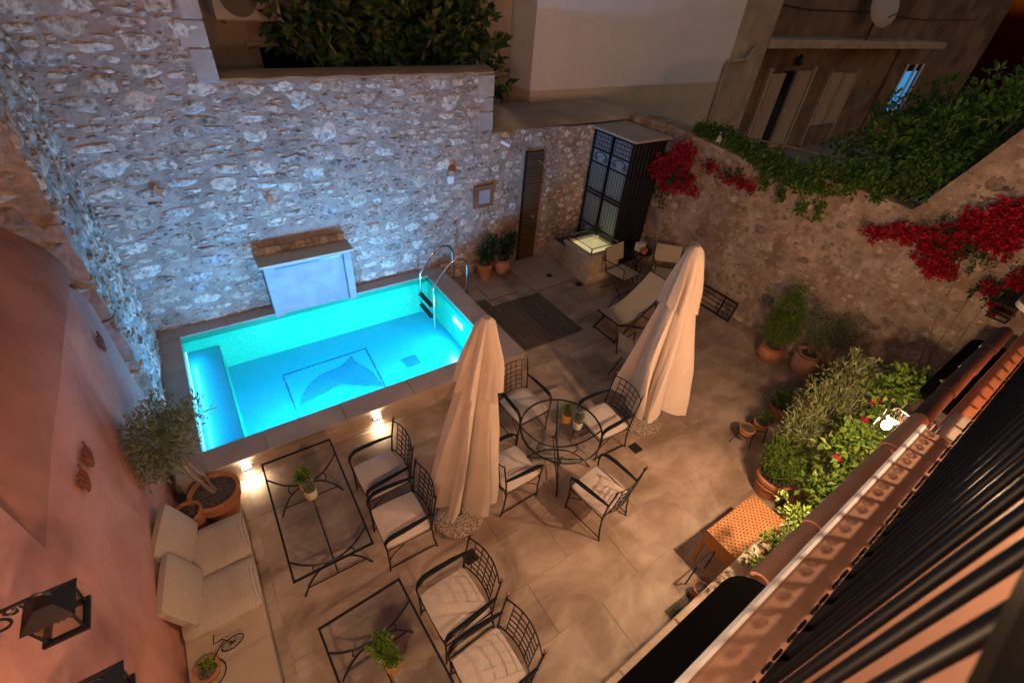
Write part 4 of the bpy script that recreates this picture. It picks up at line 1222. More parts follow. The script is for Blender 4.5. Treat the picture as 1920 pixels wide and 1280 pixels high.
# ---- umbrellas
def umbrella(label, base, top, z0, zt, prof, pleats, depth, m, seed, hood):
    t = thing('folded_umbrella', label, 'umbrella', (*base, 0), 0, 'folded garden umbrellas')
    r = random.Random(seed)
    lean = Vector((top[0] - base[0], top[1] - base[1], 0)) / zt
    ph = [r.uniform(-0.25, 0.25) for _ in range(pleats)]
    amp = [r.uniform(0.6, 1.35) for _ in range(pleats)]
    def surf(zs, rf, dep, hem):
        v, f = [], []
        per = 16
        n = pleats * per
        for i, z in enumerate(zs):
            R = rf(z)
            q = (zs[-1] - z) / (zs[-1] - zs[0])
            for k in range(n):
                a = 2 * PI * k / n
                ip = k // per; tt = (k % per) / per
                w = (tt / 0.80) ** 0.85 if tt < 0.80 else ((1 - tt) / 0.20) ** 1.3
                d = dep * amp[ip] * min(1.0, 0.12 + 1.25 * q)
                wr = noise.noise(Vector((math.cos(a) * 5, math.sin(a) * 5, z * 1.1 + seed))) * 0.055 + noise.noise(Vector((math.cos(a) * 13, math.sin(a) * 13, z * 2.2 + seed))) * 0.035
                rr = R * (1 - d + d * 1.3 * w + wr * (0.4 + q))
                tw = ph[ip] * (0.4 + 0.9 * q) * w + 0.10 * math.sin(z * 3 + ip * 2.1) * w
                hv = hem * (0.35 + w) * amp[ip]
                zz = z - (hv * max(0, 1 - i / 3.0))
                v.append((rr * math.cos(a + tw) + lean.x * zz, rr * math.sin(a + tw) + lean.y * zz, zz))
        for i in range(len(zs) - 1):
            for k in range(n):
                l = (k + 1) % n
                f.append((i * n + k, i * n + l, (i + 1) * n + l, (i + 1) * n + k))
        f.append(tuple((len(zs) - 1) * n + k for k in range(n)))
        return v, f
    nz = 40
    zs = [z0 + (zt - 0.06 - z0) * i / nz for i in range(nz + 1)]
    def interp(pr):
        def g(z):
            for (a, ra), (b, rb) in zip(pr[:-1], pr[1:]):
                if z <= b: return ra + (rb - ra) * max(0, (z - a)) / (b - a)
            return pr[-1][1]
        return g
    cn = MB().add(*surf(zs, interp(prof), depth, 0.05)).obj('canopy', m, t, True)
    hz = [hood[0] + (zt - hood[0]) * i / 12 for i in range(13)]
    MB().add(*surf(hz, interp(hood[1]), depth * 0.75, 0.10)).obj('hood', m, cn, True)
    pt = Vector((base[0], base[1], 0))
    MB().tube([(0, 0, 0.05), (lean.x * zt * 0.97, lean.y * zt * 0.97, zt * 0.97)], 0.024, 10).obj('pole', 'dark_metal' if depth > 0.2 else 'slat_wood', t, True)
    MB().tube([(0, 0, 0.05), (0, 0, 0.32)], 0.035, 10).obj('socket', 'dark_metal', t, True)
    MB().lathe([(0.27, 0.0), (0.29, 0.012), (0.29, 0.055), (0.275, 0.068), (0.03, 0.072)], 40).obj('base', 'pebble', t, True)
    return t
umbrella('folded beige umbrella with deep pleats standing by the pool edge', (1.43, 2.61), (1.66, 2.58), 0.47, 2.80,
         [(0.4, 0.335), (0.8, 0.315), (1.5, 0.25), (2.1, 0.165), (2.5, 0.105), (2.68, 0.07), (2.76, 0.04)], 9, 0.56, 'canvas', 4,
         (2.16, [(2.1, 0.225), (2.45, 0.165), (2.66, 0.11), (2.75, 0.085), (2.80, 0.035)]))
umbrella('folded cream umbrella with smooth folds near the lounger', (4.42, 2.58), (4.42, 2.66), 0.55, 2.80,
         [(0.5, 0.47), (0.8, 0.44), (1.4, 0.33), (2.0, 0.21), (2.45, 0.13), (2.68, 0.09), (2.76, 0.05)], 7, 0.42, 'canvas_smooth', 9,
         (2.14, [(2.1, 0.245), (2.4, 0.185), (2.62, 0.13), (2.74, 0.095), (2.80, 0.04)]))

# ---- sling chairs, lounger, bistro table
def sling_chair(label):
    t = thing('sling_chair', label, 'chair', (0, 0, 0), 0, 'iron chairs with sling fabric')
    for s_ in (-1, 1):
        x = s_ * 0.27
        MB().tube([(x, 0.26, 0.0), (x, 0.24, 0.10), (x, 0.05, 0.26), (x, -0.12, 0.10), (x, -0.28, 0.0)], 0.010, 6).obj('leg', 'iron', t, True)
        MB().tube([(x, 0.05, 0.26), (x, 0.22, 0.34), (x, 0.25, 0.46), (x, 0.22, 0.64), (x, 0.0, 0.65), (x, -0.25, 0.64)], 0.010, 6).obj('armrest', 'iron', t, True)
        MB().tube([(x, 0.25, 0.43), (x, -0.20, 0.40), (x, -0.26, 0.62), (x, -0.32, 0.88)], 0.011, 6).obj('side_frame', 'iron', t, True)
    MB().box(-0.26, 0.26, -0.20, 0.25, 0.415, 0.423).obj('seat', 'sling', t)
    MB().add([(-0.26, -0.225, 0.56), (0.26, -0.225, 0.56), (0.26, -0.31, 0.89), (-0.26, -0.31, 0.89), (-0.26, -0.235, 0.56), (0.26, -0.235, 0.56), (0.26, -0.32, 0.89), (-0.26, -0.32, 0.89)],
             [(0, 1, 2, 3), (4, 7, 6, 5), (0, 4, 5, 1), (3, 2, 6, 7), (0, 3, 7, 4), (1, 5, 6, 2)]).obj('backrest', 'sling', t)
    MB().tube([(-0.27, 0.05, 0.26), (0.27, 0.05, 0.26)], 0.008, 5).obj('stretcher', 'iron', t)
    return t
s1 = sling_chair('sling fabric chair in front of the stone well')
s1.location = (6.72, 5.46, 0); s1.rotation_euler = (0, 0, PI + 0.1)
dup(s1, (7.52, 5.02, 0), PI - 0.75, 'sling fabric chair against the wall beside the black bistro table')
dup(s1, (5.02, 3.36, 0), -R90 + 0.15, 'sling fabric chair standing behind the cream umbrella')
bt = thing('bistro_table', 'small black round bistro table near the iron cabinet', 'table', (7.28, 5.62, 0))
MB().lathe([(0.27, 0.68), (0.275, 0.69), (0.27, 0.70)], 28).obj('top', 'iron', bt, True)
for k in range(3):
    a = 2 * PI * k / 3 + 0.4
    MB().tube([(math.cos(a) * q, math.sin(a) * q, z) for q, z in ((0.24, 0.0), (0.20, 0.05), (0.05, 0.30), (0.04, 0.42), (0.12, 0.60), (0.18, 0.68))], 0.010, 6).obj('leg', 'iron', bt, True)
MB().tube(arc((0, 0, 0.34), 0.055, 0.055, 0, 2 * PI * 11 / 12, 11, 'xy'), 0.008, 5, closed=True).obj('ring', 'iron', bt, True)
lg = thing('deck_chair', 'reclining sling deck chair with dark frame', 'deck chair', (5.85, 4.42, 0))
for s_ in (-1, 1):
    y = s_ * 0.27
    MB().tube([(-0.50, y, 0.0), (-0.42, y, 0.06), (0.62, y, 0.80), (0.72, y, 0.90)], 0.017, 6).obj('side_rail', 'iron_worn', lg, True)
    MB().tube([(-0.47, y * 0.96, 0.38), (-0.2, y * 0.96, 0.27), (0.30, y * 0.96, 0.04), (0.36, y * 0.96, 0.0)], 0.017, 6).obj('side_rail', 'iron_worn', lg, True)
    MB().tube([(0.35, y * 1.04, 0.62), (0.62, y * 1.04, 0.0)], 0.014, 6).obj('leg', 'iron_worn', lg)
    MB().tube([(-0.28, y * 1.06, 0.16), (-0.05, y * 1.1, 0.50), (0.28, y * 1.08, 0.56)], 0.012, 6).obj('armrest', 'iron_worn', lg, True)
for (x, z) in ((-0.47, 0.38), (0.70, 0.885), (-0.47, 0.02), (0.60, 0.02)):
    MB().tube([(x, -0.27, z), (x, 0.27, z)], 0.013, 6).obj('crossbar', 'iron_worn', lg)
v, f = [], []
n = 16
for k in range(n + 1):
    t_ = k / n
    x = -0.47 + 1.17 * t_
    z = 0.385 + 0.51 * t_ - 0.22 * math.sin(PI * t_) * (1 - 0.25 * t_)
    for (y, dz) in ((-0.25, 0), (0.25, 0), (0.25, -0.006), (-0.25, -0.006)):
        v.append((x, y, z + dz))
for k in range(n):
    for j in range(4):
        f.append((k * 4 + j, k * 4 + (j + 1) % 4, (k + 1) * 4 + (j + 1) % 4, (k + 1) * 4 + j))
f += [(0, 1, 2, 3), tuple(n * 4 + j for j in range(4))]
MB().add(v, f).obj('sling', 'sling', lg, True)

# ---- iron gate leaf leaning on the right wall
gt = thing('iron_gate_panel', 'small black wrought iron panel leaning on the plastered wall', 'gate panel', (7.86, 4.0, 0))
g = MB()
for z in (0.03, 0.11, 0.20, 0.29, 0.37):
    g.tube([(0.10 * z / 0.4, -0.40, z), (0.10 * z / 0.4, 0.52, z)], 0.008, 5)
g.obj('bars', 'iron', gt)
fm = MB()
for y in (-0.43, -0.17, 0.55):
    fm.box(-0.012, 0.012, y - 0.015, y + 0.015, 0.0, 0.41, M=Matrix.Rotation(0.24, 4, 'Y'))
for z in (0.0, 0.39):
    fm.box(-0.012, 0.012, -0.44, 0.56, z, z + 0.022, M=Matrix.Rotation(0.24, 4, 'Y'))
fm.obj('frame', 'iron', gt)
sc2 = MB()
for z, s_ in ((0.12, 1), (0.28, -1)):
    sc2.tube([(0.10 * p[2] / 0.4 - 0.012, p[1], p[2]) for p in spiral((0, -0.29, z), 0.075, 0.015, 1.5, 20, PI / 2 * s_, 'yz', s_)], 0.007, 5)
sc2.obj('scrollwork', 'iron', gt)

# ---- sofa cushions
for (y, rz, lb) in ((3.33, 0.02, 'woven seat cushion on bench beside the olive pot'), (2.80, -0.02, 'woven seat cushion on bench nearer the black wall lanterns'), (1.42, 0.03, 'woven seat cushion beyond the small bicycle planter')):
    tag(pillow(0.62, 0.52, 0.15, 10, 0.2).obj('seat_cushion', 'weave', None, True, (-0.885, y, 0.41), (0, 0, rz)), lb, 'cushion', 'woven bench cushions')
for (y, lb, rz) in ((3.40, 'woven back cushion leaning on pink wall beside the olive pot', -0.18), (2.86, 'woven back cushion leaning on pink wall nearer the lanterns', -0.1)):
    tag(pillow(0.46, 0.52, 0.17, 10, 0.5).obj('back_cushion', 'weave', None, True, (-1.105, y, 0.685), (0.06, math.radians(72), rz)), lb, 'cushion', 'woven bench cushions')

# ---- wall lanterns
def lantern(name, label, loc, rz, lit=False, group=None, sc=1.0, energy=0):
    t = thing(name, label, 'lantern', loc, rz, group)
    a = 0.085 * sc
    hh = 0.20 * sc
    bk = MB()
    bk.tube([(-0.30 * sc, 0, 0.10 * sc), (-0.30 * sc, 0, 0.42 * sc)], 0.009, 5)
    bk.tube([(-0.30 * sc, 0, 0.34 * sc), (-0.02, 0, 0.36 * sc)], 0.008, 5)
    bk.tube([(-0.29 * sc + p[0], 0, p[2]) for p in spiral((0.08 * sc, 0, 0.25 * sc), 0.075 * sc, 0.02 * sc, 1.2, 18, PI)], 0.006, 5)
    bk.tube([(-0.29 * sc + p[0], 0, p[2]) for p in spiral((0.17 * sc, 0, 0.31 * sc), 0.045 * sc, 0.012 * sc, 1.2, 14, 0)], 0.006, 5)
    bk.obj('bracket', 'iron', t)
    MB().tube(arc((0, 0, 0.30 * sc), 0.045 * sc, 0.07 * sc, 0, PI, 10), 0.006, 5).obj('handle', 'iron', t)
    rf = MB()
    q = a * 1.45
    z0 = 0.215 * sc
    rf.add([(-q, -q, z0), (q, -q, z0), (q, q, z0), (-q, q, z0), (-a * .5, -a * .5, z0 + 0.07 * sc), (a * .5, -a * .5, z0 + 0.07 * sc), (a * .5, a * .5, z0 + 0.07 * sc), (-a * .5, a * .5, z0 + 0.07 * sc)],
           [(0, 1, 5, 4), (1, 2, 6, 5), (2, 3, 7, 6), (3, 0, 4, 7), (4, 5, 6, 7), (3, 2, 1, 0)])
    rf.obj('roof', 'lantern_glass' if lit else 'iron', t)
    fr = MB()
    for sx in (-1, 1):
        for sy in (-1, 1):
            MB().tube([(sx * a, sy * a, 0.012), (sx * a * 1.15, sy * a * 1.15, z0)], 0.0025 if lit else 0.006, 4).obj('corner_bar', 'iron', t)
    bs = MB()
    for s_ in (-1, 1):
        bs.box(s_ * a * 1.1 - 0.012, s_ * a * 1.1 + 0.012, -a * 1.1 - 0.012, a * 1.1 + 0.012, -0.004, 0.012)
        bs.box(-a * 1.1 + 0.0125, a * 1.1 - 0.0125, s_ * a * 1.1 - 0.012, s_ * a * 1.1 + 0.012, -0.004, 0.012)
    if not lit: bs.obj('base', 'iron', t)
    vt = MB()
    for s_ in (-1, 1):
        for k in range(7):
            y = -a + 2 * a * k / 6
            vt.box(s_ * a * 1.13 - 0.003, s_ * a * 1.13 + 0.003, y - 0.004, y + 0.004, z0 - 0.045 * sc, z0 - 0.001)
            vt.box(y - 0.004, y + 0.004, s_ * a * 1.13 - 0.003, s_ * a * 1.13 + 0.003, z0 - 0.045 * sc, z0 - 0.001)
    if not lit: vt.obj('vents', 'iron', t)
    for s_ in (-1, 1):
        MB().box(s_ * a * 1.02 - 0.001, s_ * a * 1.02 + 0.001, -a * 0.95, a * 0.95, 0.013, z0 - 0.05 * sc).obj('pane', 'lantern_glass', t)
        MB().box(-a * 0.95, a * 0.95, s_ * a * 1.02 - 0.001, s_ * a * 1.02 + 0.001, 0.013, z0 - 0.05 * sc).obj('pane', 'lantern_glass', t)
    if lit:
        MB().ball((0, 0, 0.10 * sc), 0.050 * sc, 12, 1.2).obj('bulb', 'bulb_glow', t, True)
        lamp('lantern_light', 'POINT', (0, 0, 0.10 * sc), energy, (1.0, 0.66, 0.41), 0.072 * sc, t)
    else:
        MB().ball((0, 0, 0.07 * sc), 0.02 * sc, 8, 1.5).obj('bulb', 'lantern_glass', t, True)
    return t
lantern('wall_lantern', 'black unlit iron lantern on pink wall above the seat cushions', (-1.00, 1.64, 2.68), 0.0, group='black lanterns on the pink wall', sc=0.70)
lantern('wall_lantern', 'black unlit iron lantern on pink wall, the one farther from the olive tree', (-1.00, 1.44, 2.24), 0.0, group='black lanterns on the pink wall', sc=0.70)
lantern('wall_lantern', 'lit iron lantern glowing among the shrubs on the house', (3.78, 0.29, 2.50), R90, True, 'lit lanterns on the house', 0.66, 640)
lantern('wall_lantern', 'lit iron lantern on the house wall facing the pink wall', (-0.38, 0.02, 3.60), R90, True, 'lit lanterns on the house', 1.0, 460)
lantern('wall_lantern', 'lit iron lantern on the balcony back wall of the house', (2.7, -1.0, 4.85), R90, True, 'lit lanterns on the house', 1.0, 430)
lantern('wall_lantern', 'old grey unlit lantern among bougainvillea on plastered wall', (7.72, 0.45, 2.14), PI, False, None, 1.0)

# ---- clay ornaments on the pink wall
for i, (y, z, lb) in enumerate(((5.0, 1.88, 'bundled clay ornament on the pink wall nearest the pool'), (3.28, 2.06, 'bundled clay ornament on pink wall above the olive tree pot'), (3.02, 2.10, 'bundled clay ornament on pink wall closest to the lanterns'))):
    t = thing('clay_ornament', lb, 'ornament', (-1.215, y, z), 0, 'clay ornaments on the pink wall')
    for k in range(4):
        a = -0.35 + 0.23 * k
        MB().tube([(0.02, 0.02 * k - 0.03, -0.05), (0.03, 0.02 * k - 0.03 + 0.05 * math.sin(a), 0.03), (0.025, 0.02 * k - 0.03 + 0.12 * math.sin(a), 0.10 + 0.02 * (k % 2))], [0.009, 0.013, 0.008], 6).obj('stick', 'clay_dark', t, True)
    MB().tube([(0.02, -0.05, -0.055), (0.035, 0.0, -0.06), (0.02, 0.055, -0.05)], 0.007, 6).obj('band', 'terracotta_pale', t, True)

# ================================================================== PLANTS
def pot_mesh(t, r, h, m, style=0, soil=True):
    if style == 0:
        prof = [(r * 0.68, 0), (r * 0.80, h * 0.3), (r * 0.93, h * 0.75), (r * 0.95, h * 0.84), (r * 1.06, h * 0.85), (r * 1.08, h * 0.98), (r * 1.03, h), (r * 0.92, h), (r * 0.90, h * 0.90)]
    elif style == 1:
        prof = [(r * 0.62, 0), (r * 0.95, h * 0.22), (r * 1.08, h * 0.50), (r * 1.02, h * 0.76), (r * 0.86, h * 0.88), (r * 0.95, h * 0.93), (r * 0.97, h), (r * 0.86, h), (r * 0.84, h * 0.92)]
    else:
        prof = [(r * 0.9, 0), (r * 0.98, h * 0.05), (r, h * 0.9), (r, h), (r * 0.92, h), (r * 0.91, h * 0.88)]
    p = MB().lathe(prof, 28).obj('pot', m, t, True)
    if style == 0:
        MB().lathe([(r * 0.97, h * 0.60), (r * 0.985, h * 0.63), (r * 0.975, h * 0.66)], 28).obj('band', m, p, True)
    if soil:
        MB().lathe([(r * 0.905, h * 0.86), (r * 0.90, h * 0.90), (r * 0.5, h * 0.93), (0.001, h * 0.94)], 20).obj('soil', 'soil', t, True)
    return p
def stems(mb, base, tips, r0, r1, wob=0.06):
    b = Vector(base)
    for tip in tips:
        tp = Vector(tip)
        pts = []
        for k in range(6):
            t_ = k / 5
            p = b.lerp(tp, t_) + rvec() * wob * math.sin(PI * t_)
            pts.append(p)
        mb.tube(pts, [r0 + (r1 - r0) * k / 5 for k in range(6)], 5)

# olive tree in pot by the sofa
t = thing('potted_olive_tree', 'small olive tree in terracotta pot beside the woven cushions', 'olive tree', (-0.79, 4.03, 0))
pot_mesh(t, 0.235, 0.40, 'terracotta', 0)
tk = MB()
stems(tk, (0.0, 0.0, 0.36), [(-0.16, 0.03, 0.98)], 0.024, 0.017, 0.02)
stems(tk, (0.02, 0.02, 0.36), [(-0.10, 0.06, 0.98)], 0.016, 0.011, 0.03)
stems(tk, (-0.15, 0.03, 0.95), [(-0.45, 0.0, 1.35), (-0.2, 0.2, 1.6), (0.05, -0.1, 1.5), (0.12, 0.15, 1.45), (-0.35, -0.2, 1.2), (-0.25, 0.05, 1.7)], 0.012, 0.004, 0.05)
tk.obj('trunk', 'bark', t, True)
leaves('crown', 'leaf_olive', cloud([(-0.20, 0.02, 1.32, 0.34, 0.32, 0.34), (-0.05, 0.12, 1.50, 0.24, 0.22, 0.22), (-0.36, -0.06, 1.12, 0.24, 0.22, 0.26), (0.14, 0.16, 1.42, 0.16, 0.14, 0.2)], 2900, 0.068, 0.016, 0.7, 0.2, 0.30, 16, 0.085), t)
t = thing('terracotta_pot', 'terracotta pot tucked behind the woven cushions by pink wall', 'pot', (-1.05, 3.86, 0))
pot_mesh(t, 0.13, 0.44, 'terracotta', 0)

# pots by the shower
for (x, y, m, lb, col) in ((4.46, 7.12, 'terracotta', 'leafy plant in reddish pot nearest the pool ladder', 0), (4.90, 7.12, 'terracotta_pale', 'leafy plant in paler pot beside the shower panel', 1)):
    t = thing('potted_plant', lb, 'potted plant', (x, y, 0), 0, 'potted plants by the shower')
    pot_mesh(t, 0.165, 0.34, m, 0 if col == 0 else 1)
    s_ = MB(); stems(s_, (0, 0, 0.3), [(0.05, -0.08, 0.8), (0.15, 0, 0.85), (-0.1, 0, 0.7), (0.18, -0.1, 0.62)], 0.008, 0.004)
    s_.obj('stem', 'bark', t)
    leaves('foliage', 'leaf_dark', cloud([(0.05, -0.03, 0.56, 0.19, 0.17, 0.20), (0.16, -0.04, 0.78, 0.13, 0.12, 0.14)], 520, 0.085, 0.05, 0.5, 0.4, 0.2), t)

# cypress-like shrub and round olive by the right wall
t = thing('potted_conifer', 'upright bright green conifer in round terracotta pot by wall', 'conifer', (7.52, 2.50, 0))
pot_mesh(t, 0.20, 0.32, 'terracotta', 1)
MB().tube([(0, 0, 0.28), (0, 0, 1.1)], [0.02, 0.006], 6).obj('trunk', 'bark', t)
leaves('crown', 'leaf_bush', cloud([(-0.02, 0.02, 0.66, 0.31, 0.31, 0.34), (-0.04, 0.04, 1.02, 0.26, 0.26, 0.30), (-0.03, 0.03, 1.30, 0.15, 0.15, 0.22)], 5600, 0.055, 0.014, 0.3, 0.9, 0.5), t)
t = thing('potted_olive_tree', 'dark bushy olive in terracotta jar by the plastered wall', 'olive tree', (7.74, 2.02, 0))
pot_mesh(t, 0.19, 0.42, 'terracotta_pale', 1)
s_ = MB(); stems(s_, (0, 0, 0.38), [(0.1, 0.1, 1.0), (-0.15, -0.05, 1.0), (0, -0.25, 0.9), (0.1, 0.2, 0.9)], 0.014, 0.005); s_.obj('trunk', 'bark', t)
leaves('crown', 'leaf_olive', cloud([(-0.06, -0.08, 0.95, 0.36, 0.50, 0.40)], 4200, 0.05, 0.014, 0.5, 0.2, 0.3, 12, 0.06), t)
t = thing('potted_conifer', 'low dark green conifer behind the bushy olive jar', 'conifer', (7.05, 1.42, 0))
pot_mesh(t, 0.16, 0.28, 'terracotta', 0)
leaves('foliage', 'leaf_dark', cloud([(0, 0, 0.50, 0.24, 0.26, 0.28)], 1500, 0.05, 0.014, 0.4, 0.6, 0.4), t)

# big shrub group by the house
t = thing('potted_conifer', 'round bright green conifer ball in terracotta pot', 'conifer', (4.98, 0.90, 0))
pot_mesh(t, 0.20, 0.34, 'terracotta', 0)
leaves('crown', 'leaf_bush', cloud([(0, 0.0, 0.66, 0.27, 0.27, 0.34)], 4200, 0.055, 0.013, 0.3, 0.7, 0.55), t)
t = thing('potted_olive_tree', 'tall airy olive shrub lit by the lantern', 'olive tree', (5.55, 0.92, 0))
pot_mesh(t, 0.20, 0.36, 'terracotta', 0)
s_ = MB(); stems(s_, (0, 0, 0.32), [(0.2, 0.1, 1.5), (-0.2, 0.1, 1.3), (0.3, -0.1, 1.75), (0.0, 0.2, 1.5), (-0.3, -0.1, 1.2), (0.1, 0, 1.65), (-0.1, -0.2, 1.4)], 0.014, 0.004, 0.08); s_.obj('trunk', 'bark', t)
leaves('crown', 'leaf_olive_green', cloud([(0.05, 0.05, 1.12, 0.56, 0.40, 0.46), (0.30, 0.06, 1.55, 0.42, 0.30, 0.28), (-0.32, 0.05, 0.98, 0.34, 0.30, 0.32)], 5200, 0.07, 0.018, 0.6, 0.4, 0.3, 14, 0.07), t)
t = thing('potted_hibiscus', 'leafy hibiscus with red blooms in terracotta jar', 'hibiscus', (4.86, 0.40, 0))
pot_mesh(t, 0.22, 0.46, 'terracotta', 1)
s_ = MB(); stems(s_, (0, 0, 0.42), [(0.3, 0.05, 1.6), (-0.2, 0.05, 1.1), (0.1, 0.1, 1.3), (0.5, 0.0, 1.9), (0.0, -0.1, 1.4), (-0.4, 0.0, 0.95)], 0.014, 0.005, 0.08); s_.obj('stem', 'bark', t)
leaves('foliage', 'leaf_hibiscus', cloud([(0.10, 0.04, 1.12, 0.40, 0.22, 0.30), (-0.25, 0.02, 0.88, 0.28, 0.20, 0.24), (0.45, 0.05, 1.55, 0.36, 0.18, 0.24), (0.80, 0.14, 1.80, 0.42, 0.22, 0.24), (0.10, 0.14, 1.45, 0.42, 0.22, 0.22), (1.2, 0.12, 1.75, 0.3, 0.2, 0.2)], 2500, 0.085, 0.048, 0.4, 0.4, 0.2, 9, 0.08), t)
def bloom(t, p, r=0.06):
    v, f = [], []
    for k in range(5):
        a = 2 * PI * k / 5
        leaf_add(v, f, Vector(p), Vector((math.cos(a), math.sin(a), 0.5)), Vector((0, 0, 1)), r, r * 0.9, 0.1)
    leaves('flower', 'petal', (v, f), t)
bloom(t, (-0.14, 0.10, 1.30), 0.075); bloom(t, (0.25, 0.16, 1.60), 0.06); bloom(t, (0.42, 0.22, 1.72), 0.05); bloom(t, (0.50, 0.20, 1.74), 0.04)
t = thing('trailing_shrub', 'bright leafy shrub spilling over the stone ledge', 'shrub', (3.30, 0.24, 0.901))
pot_mesh(t, 0.10, 0.18, 'terracotta', 0)
s_ = MB(); stems(s_, (0, 0, 0.16), [(0.2, 0.0, 0.5), (-0.25, 0.1, 0.42), (0.1, 0.1, 0.6), (-0.1, 0.12, 0.5), (0.3, 0.16, 0.55)], 0.006, 0.003, 0.06); s_.obj('stem', 'bark', t)
leaves('foliage', 'leaf_hibiscus', cloud([(0.0, 0.05, 0.40, 0.42, 0.18, 0.18), (0.30, 0.10, 0.50, 0.22, 0.16, 0.15)], 520, 0.06, 0.034, 0.5, 0.4, 0.2, 9, 0.06), t)
# small pots on an iron stand
ps = thing('plant_stand', 'black iron stand holding small terracotta pots', 'plant stand', (5.55, 1.56, 0))
for (x, y) in ((-0.14, 0.02), (0.14, -0.02)):
    MB().tube(arc((x, y, 0.22), 0.11, 0.11, 0, 2 * PI * 15 / 16, 15, 'xy'), 0.007, 5, closed=True).obj('ring', 'iron', ps, True)
    for k in range(3):
        a = 2 * PI * k / 3 + 0.5
        MB().tube([(x + 0.11 * math.cos(a), y + 0.11 * math.sin(a), 0.22), (x + 0.15 * math.cos(a), y + 0.15 * math.sin(a), 0.0)], 0.007, 5).obj('leg', 'iron', ps)
for (x, y, h, lb) in ((5.41, 1.58, 0, 'small empty looking terracotta pot on the iron stand'), (5.69, 1.54, 1, 'small terracotta pot with herb on the iron stand')):
    t = thing('potted_plant', lb, 'potted plant', (x, y, 0.14), 0, 'small pots on the iron stand')
    pot_mesh(t, 0.10, 0.17, 'terracotta', 0)
    if h: leaves('foliage', 'leaf_bush', cloud([(0, 0, 0.27, 0.10, 0.10, 0.12)], 260, 0.05, 0.012, 0.4, 0.8, 0.2), t)
t = thing('potted_plant', 'dark leafy plant in terracotta pot behind the iron stand', 'potted plant', (6.35, 1.62, 0))
pot_mesh(t, 0.14, 0.24, 'terracotta', 0)
leaves('foliage', 'leaf_bush', cloud([(0, 0, 0.36, 0.18, 0.18, 0.17)], 420, 0.06, 0.03, 0.4, 0.5, 0.2), t)
t = thing('terracotta_pot', 'small orange pot on the floor next to the mat', 'pot', (3.16, 0.52, 0))
pot_mesh(t, 0.085, 0.15, 'terracotta', 0)
# wicker stool and iron stand below
wk = thing('rattan_table', 'woven orange rattan table with square top', 'table', (3.84, 0.64, 0))
wt = MB(); 
wt.box(-0.42, 0.42, -0.20, 0.20, 0.555, 0.575).obj('top', 'rattan', wk)
hp = MB()
for i in range(30):
    for j in range(15):
        if (i + j) % 2 == 0: continue
        x, y = -0.40 + i * 0.0275, -0.19 + j * 0.027
        hp.box(x - 0.007, x + 0.007, y - 0.007, y + 0.007, 0.5752, 0.577)
hp_o = hp.obj('weave_holes', 'iron_worn', wk); tag(hp_o, kind='stuff')
for sx in (-1, 1):
    for sy in (-1, 1):
        MB().box(sx * 0.395 - 0.018, sx * 0.395 + 0.018, sy * 0.175 - 0.018, sy * 0.175 + 0.018, 0.0, 0.554).obj('leg', 'rattan', wk)
MB().box(-0.41, 0.41, -0.195, 0.195, 0.36, 0.554).obj('side_weave', 'rattan', wk)
isd = thing('iron_side_table', 'thin black iron side table frame next to rattan table', 'table', (3.30, 0.57, 0))
g = MB(); g.tube([(-0.16, -0.10, 0.40), (0.16, -0.10, 0.40), (0.16, 0.10, 0.40), (-0.16, 0.10, 0.40)], 0.009, 4, closed=True); g.obj('rim', 'iron', isd)
for sx in (-1, 1):
    for sy in (-1, 1):
        MB().tube([(sx * 0.16, sy * 0.10, 0.0), (sx * 0.16, sy * 0.10, 0.40)], 0.009, 4).obj('leg', 'iron', isd)

# plants on tables and bench
def cachepot(x, y, z, m, r, h, lb, leaf, ells, n, ln, wd, grp, up=0.8):
    t = thing('potted_plant', lb, 'potted plant', (x, y, z), 0, grp)
    pot_mesh(t, r, h, m, 2)
    leaves('foliage', leaf, cloud(ells, n, ln, wd, 0.4, up, 0.2), t)
GP = 'small potted plants on the tables'
cachepot(0.055, 3.33, 0.721, 'yellow_glaze', 0.062, 0.12, 'yellow pot with jade plant on glass table near pool', 'leaf_hibiscus', [(0, 0, 0.19, 0.075, 0.075, 0.09)], 170, 0.05, 0.026, GP)
cachepot(0.07, 3.20, 0.721, 'pale_glaze', 0.060, 0.12, 'pale pot with herb beside yellow pot on glass table near pool', 'leaf_olive', [(0, 0, 0.155, 0.06, 0.06, 0.06)], 240, 0.05, 0.010, GP)
cachepot(2.98, 2.70, 0.713, 'yellow_glaze', 0.062, 0.13, 'yellow pot with succulent on the round glass table', 'leaf_bush', [(0, 0, 0.18, 0.05, 0.05, 0.08)], 130, 0.075, 0.014, GP, 1.6)
cachepot(3.03, 2.55, 0.713, 'pale_glaze', 0.058, 0.11, 'pale green pot with grey herb on the round glass table', 'leaf_olive', [(0, 0, 0.16, 0.055, 0.055, 0.09)], 240, 0.055, 0.010, GP, 1.2)
cachepot(0.15, 1.50, 0.721, 'pale_glaze', 0.062, 0.13, 'leafy jade plant in pale pot on the second glass table', 'leaf_hibiscus', [(0, 0, 0.21, 0.085, 0.085, 0.10)], 220, 0.055, 0.028, GP)
cachepot(0.19, 1.38, 0.721, 'yellow_glaze', 0.060, 0.13, 'yellow pot with green herb on the second glass table', 'leaf_bush', [(0, 0, 0.19, 0.065, 0.065, 0.09)], 260, 0.06, 0.012, GP)
cachepot(6.62, 6.28, 0.797, 'pale_glaze', 0.06, 0.11, 'small potted plant standing on the lit well glass', 'leaf_dark', [(0, 0, 0.17, 0.09, 0.09, 0.08)], 150, 0.06, 0.03, None)
t = thing('planter_box', 'yellowish planter box with small clay pot on bistro table', 'planter', (7.28, 5.62, 0.702))
MB().box(-0.09, 0.09, -0.06, 0.06, 0, 0.17, 0.006).obj('box', 'pale_glaze', t)
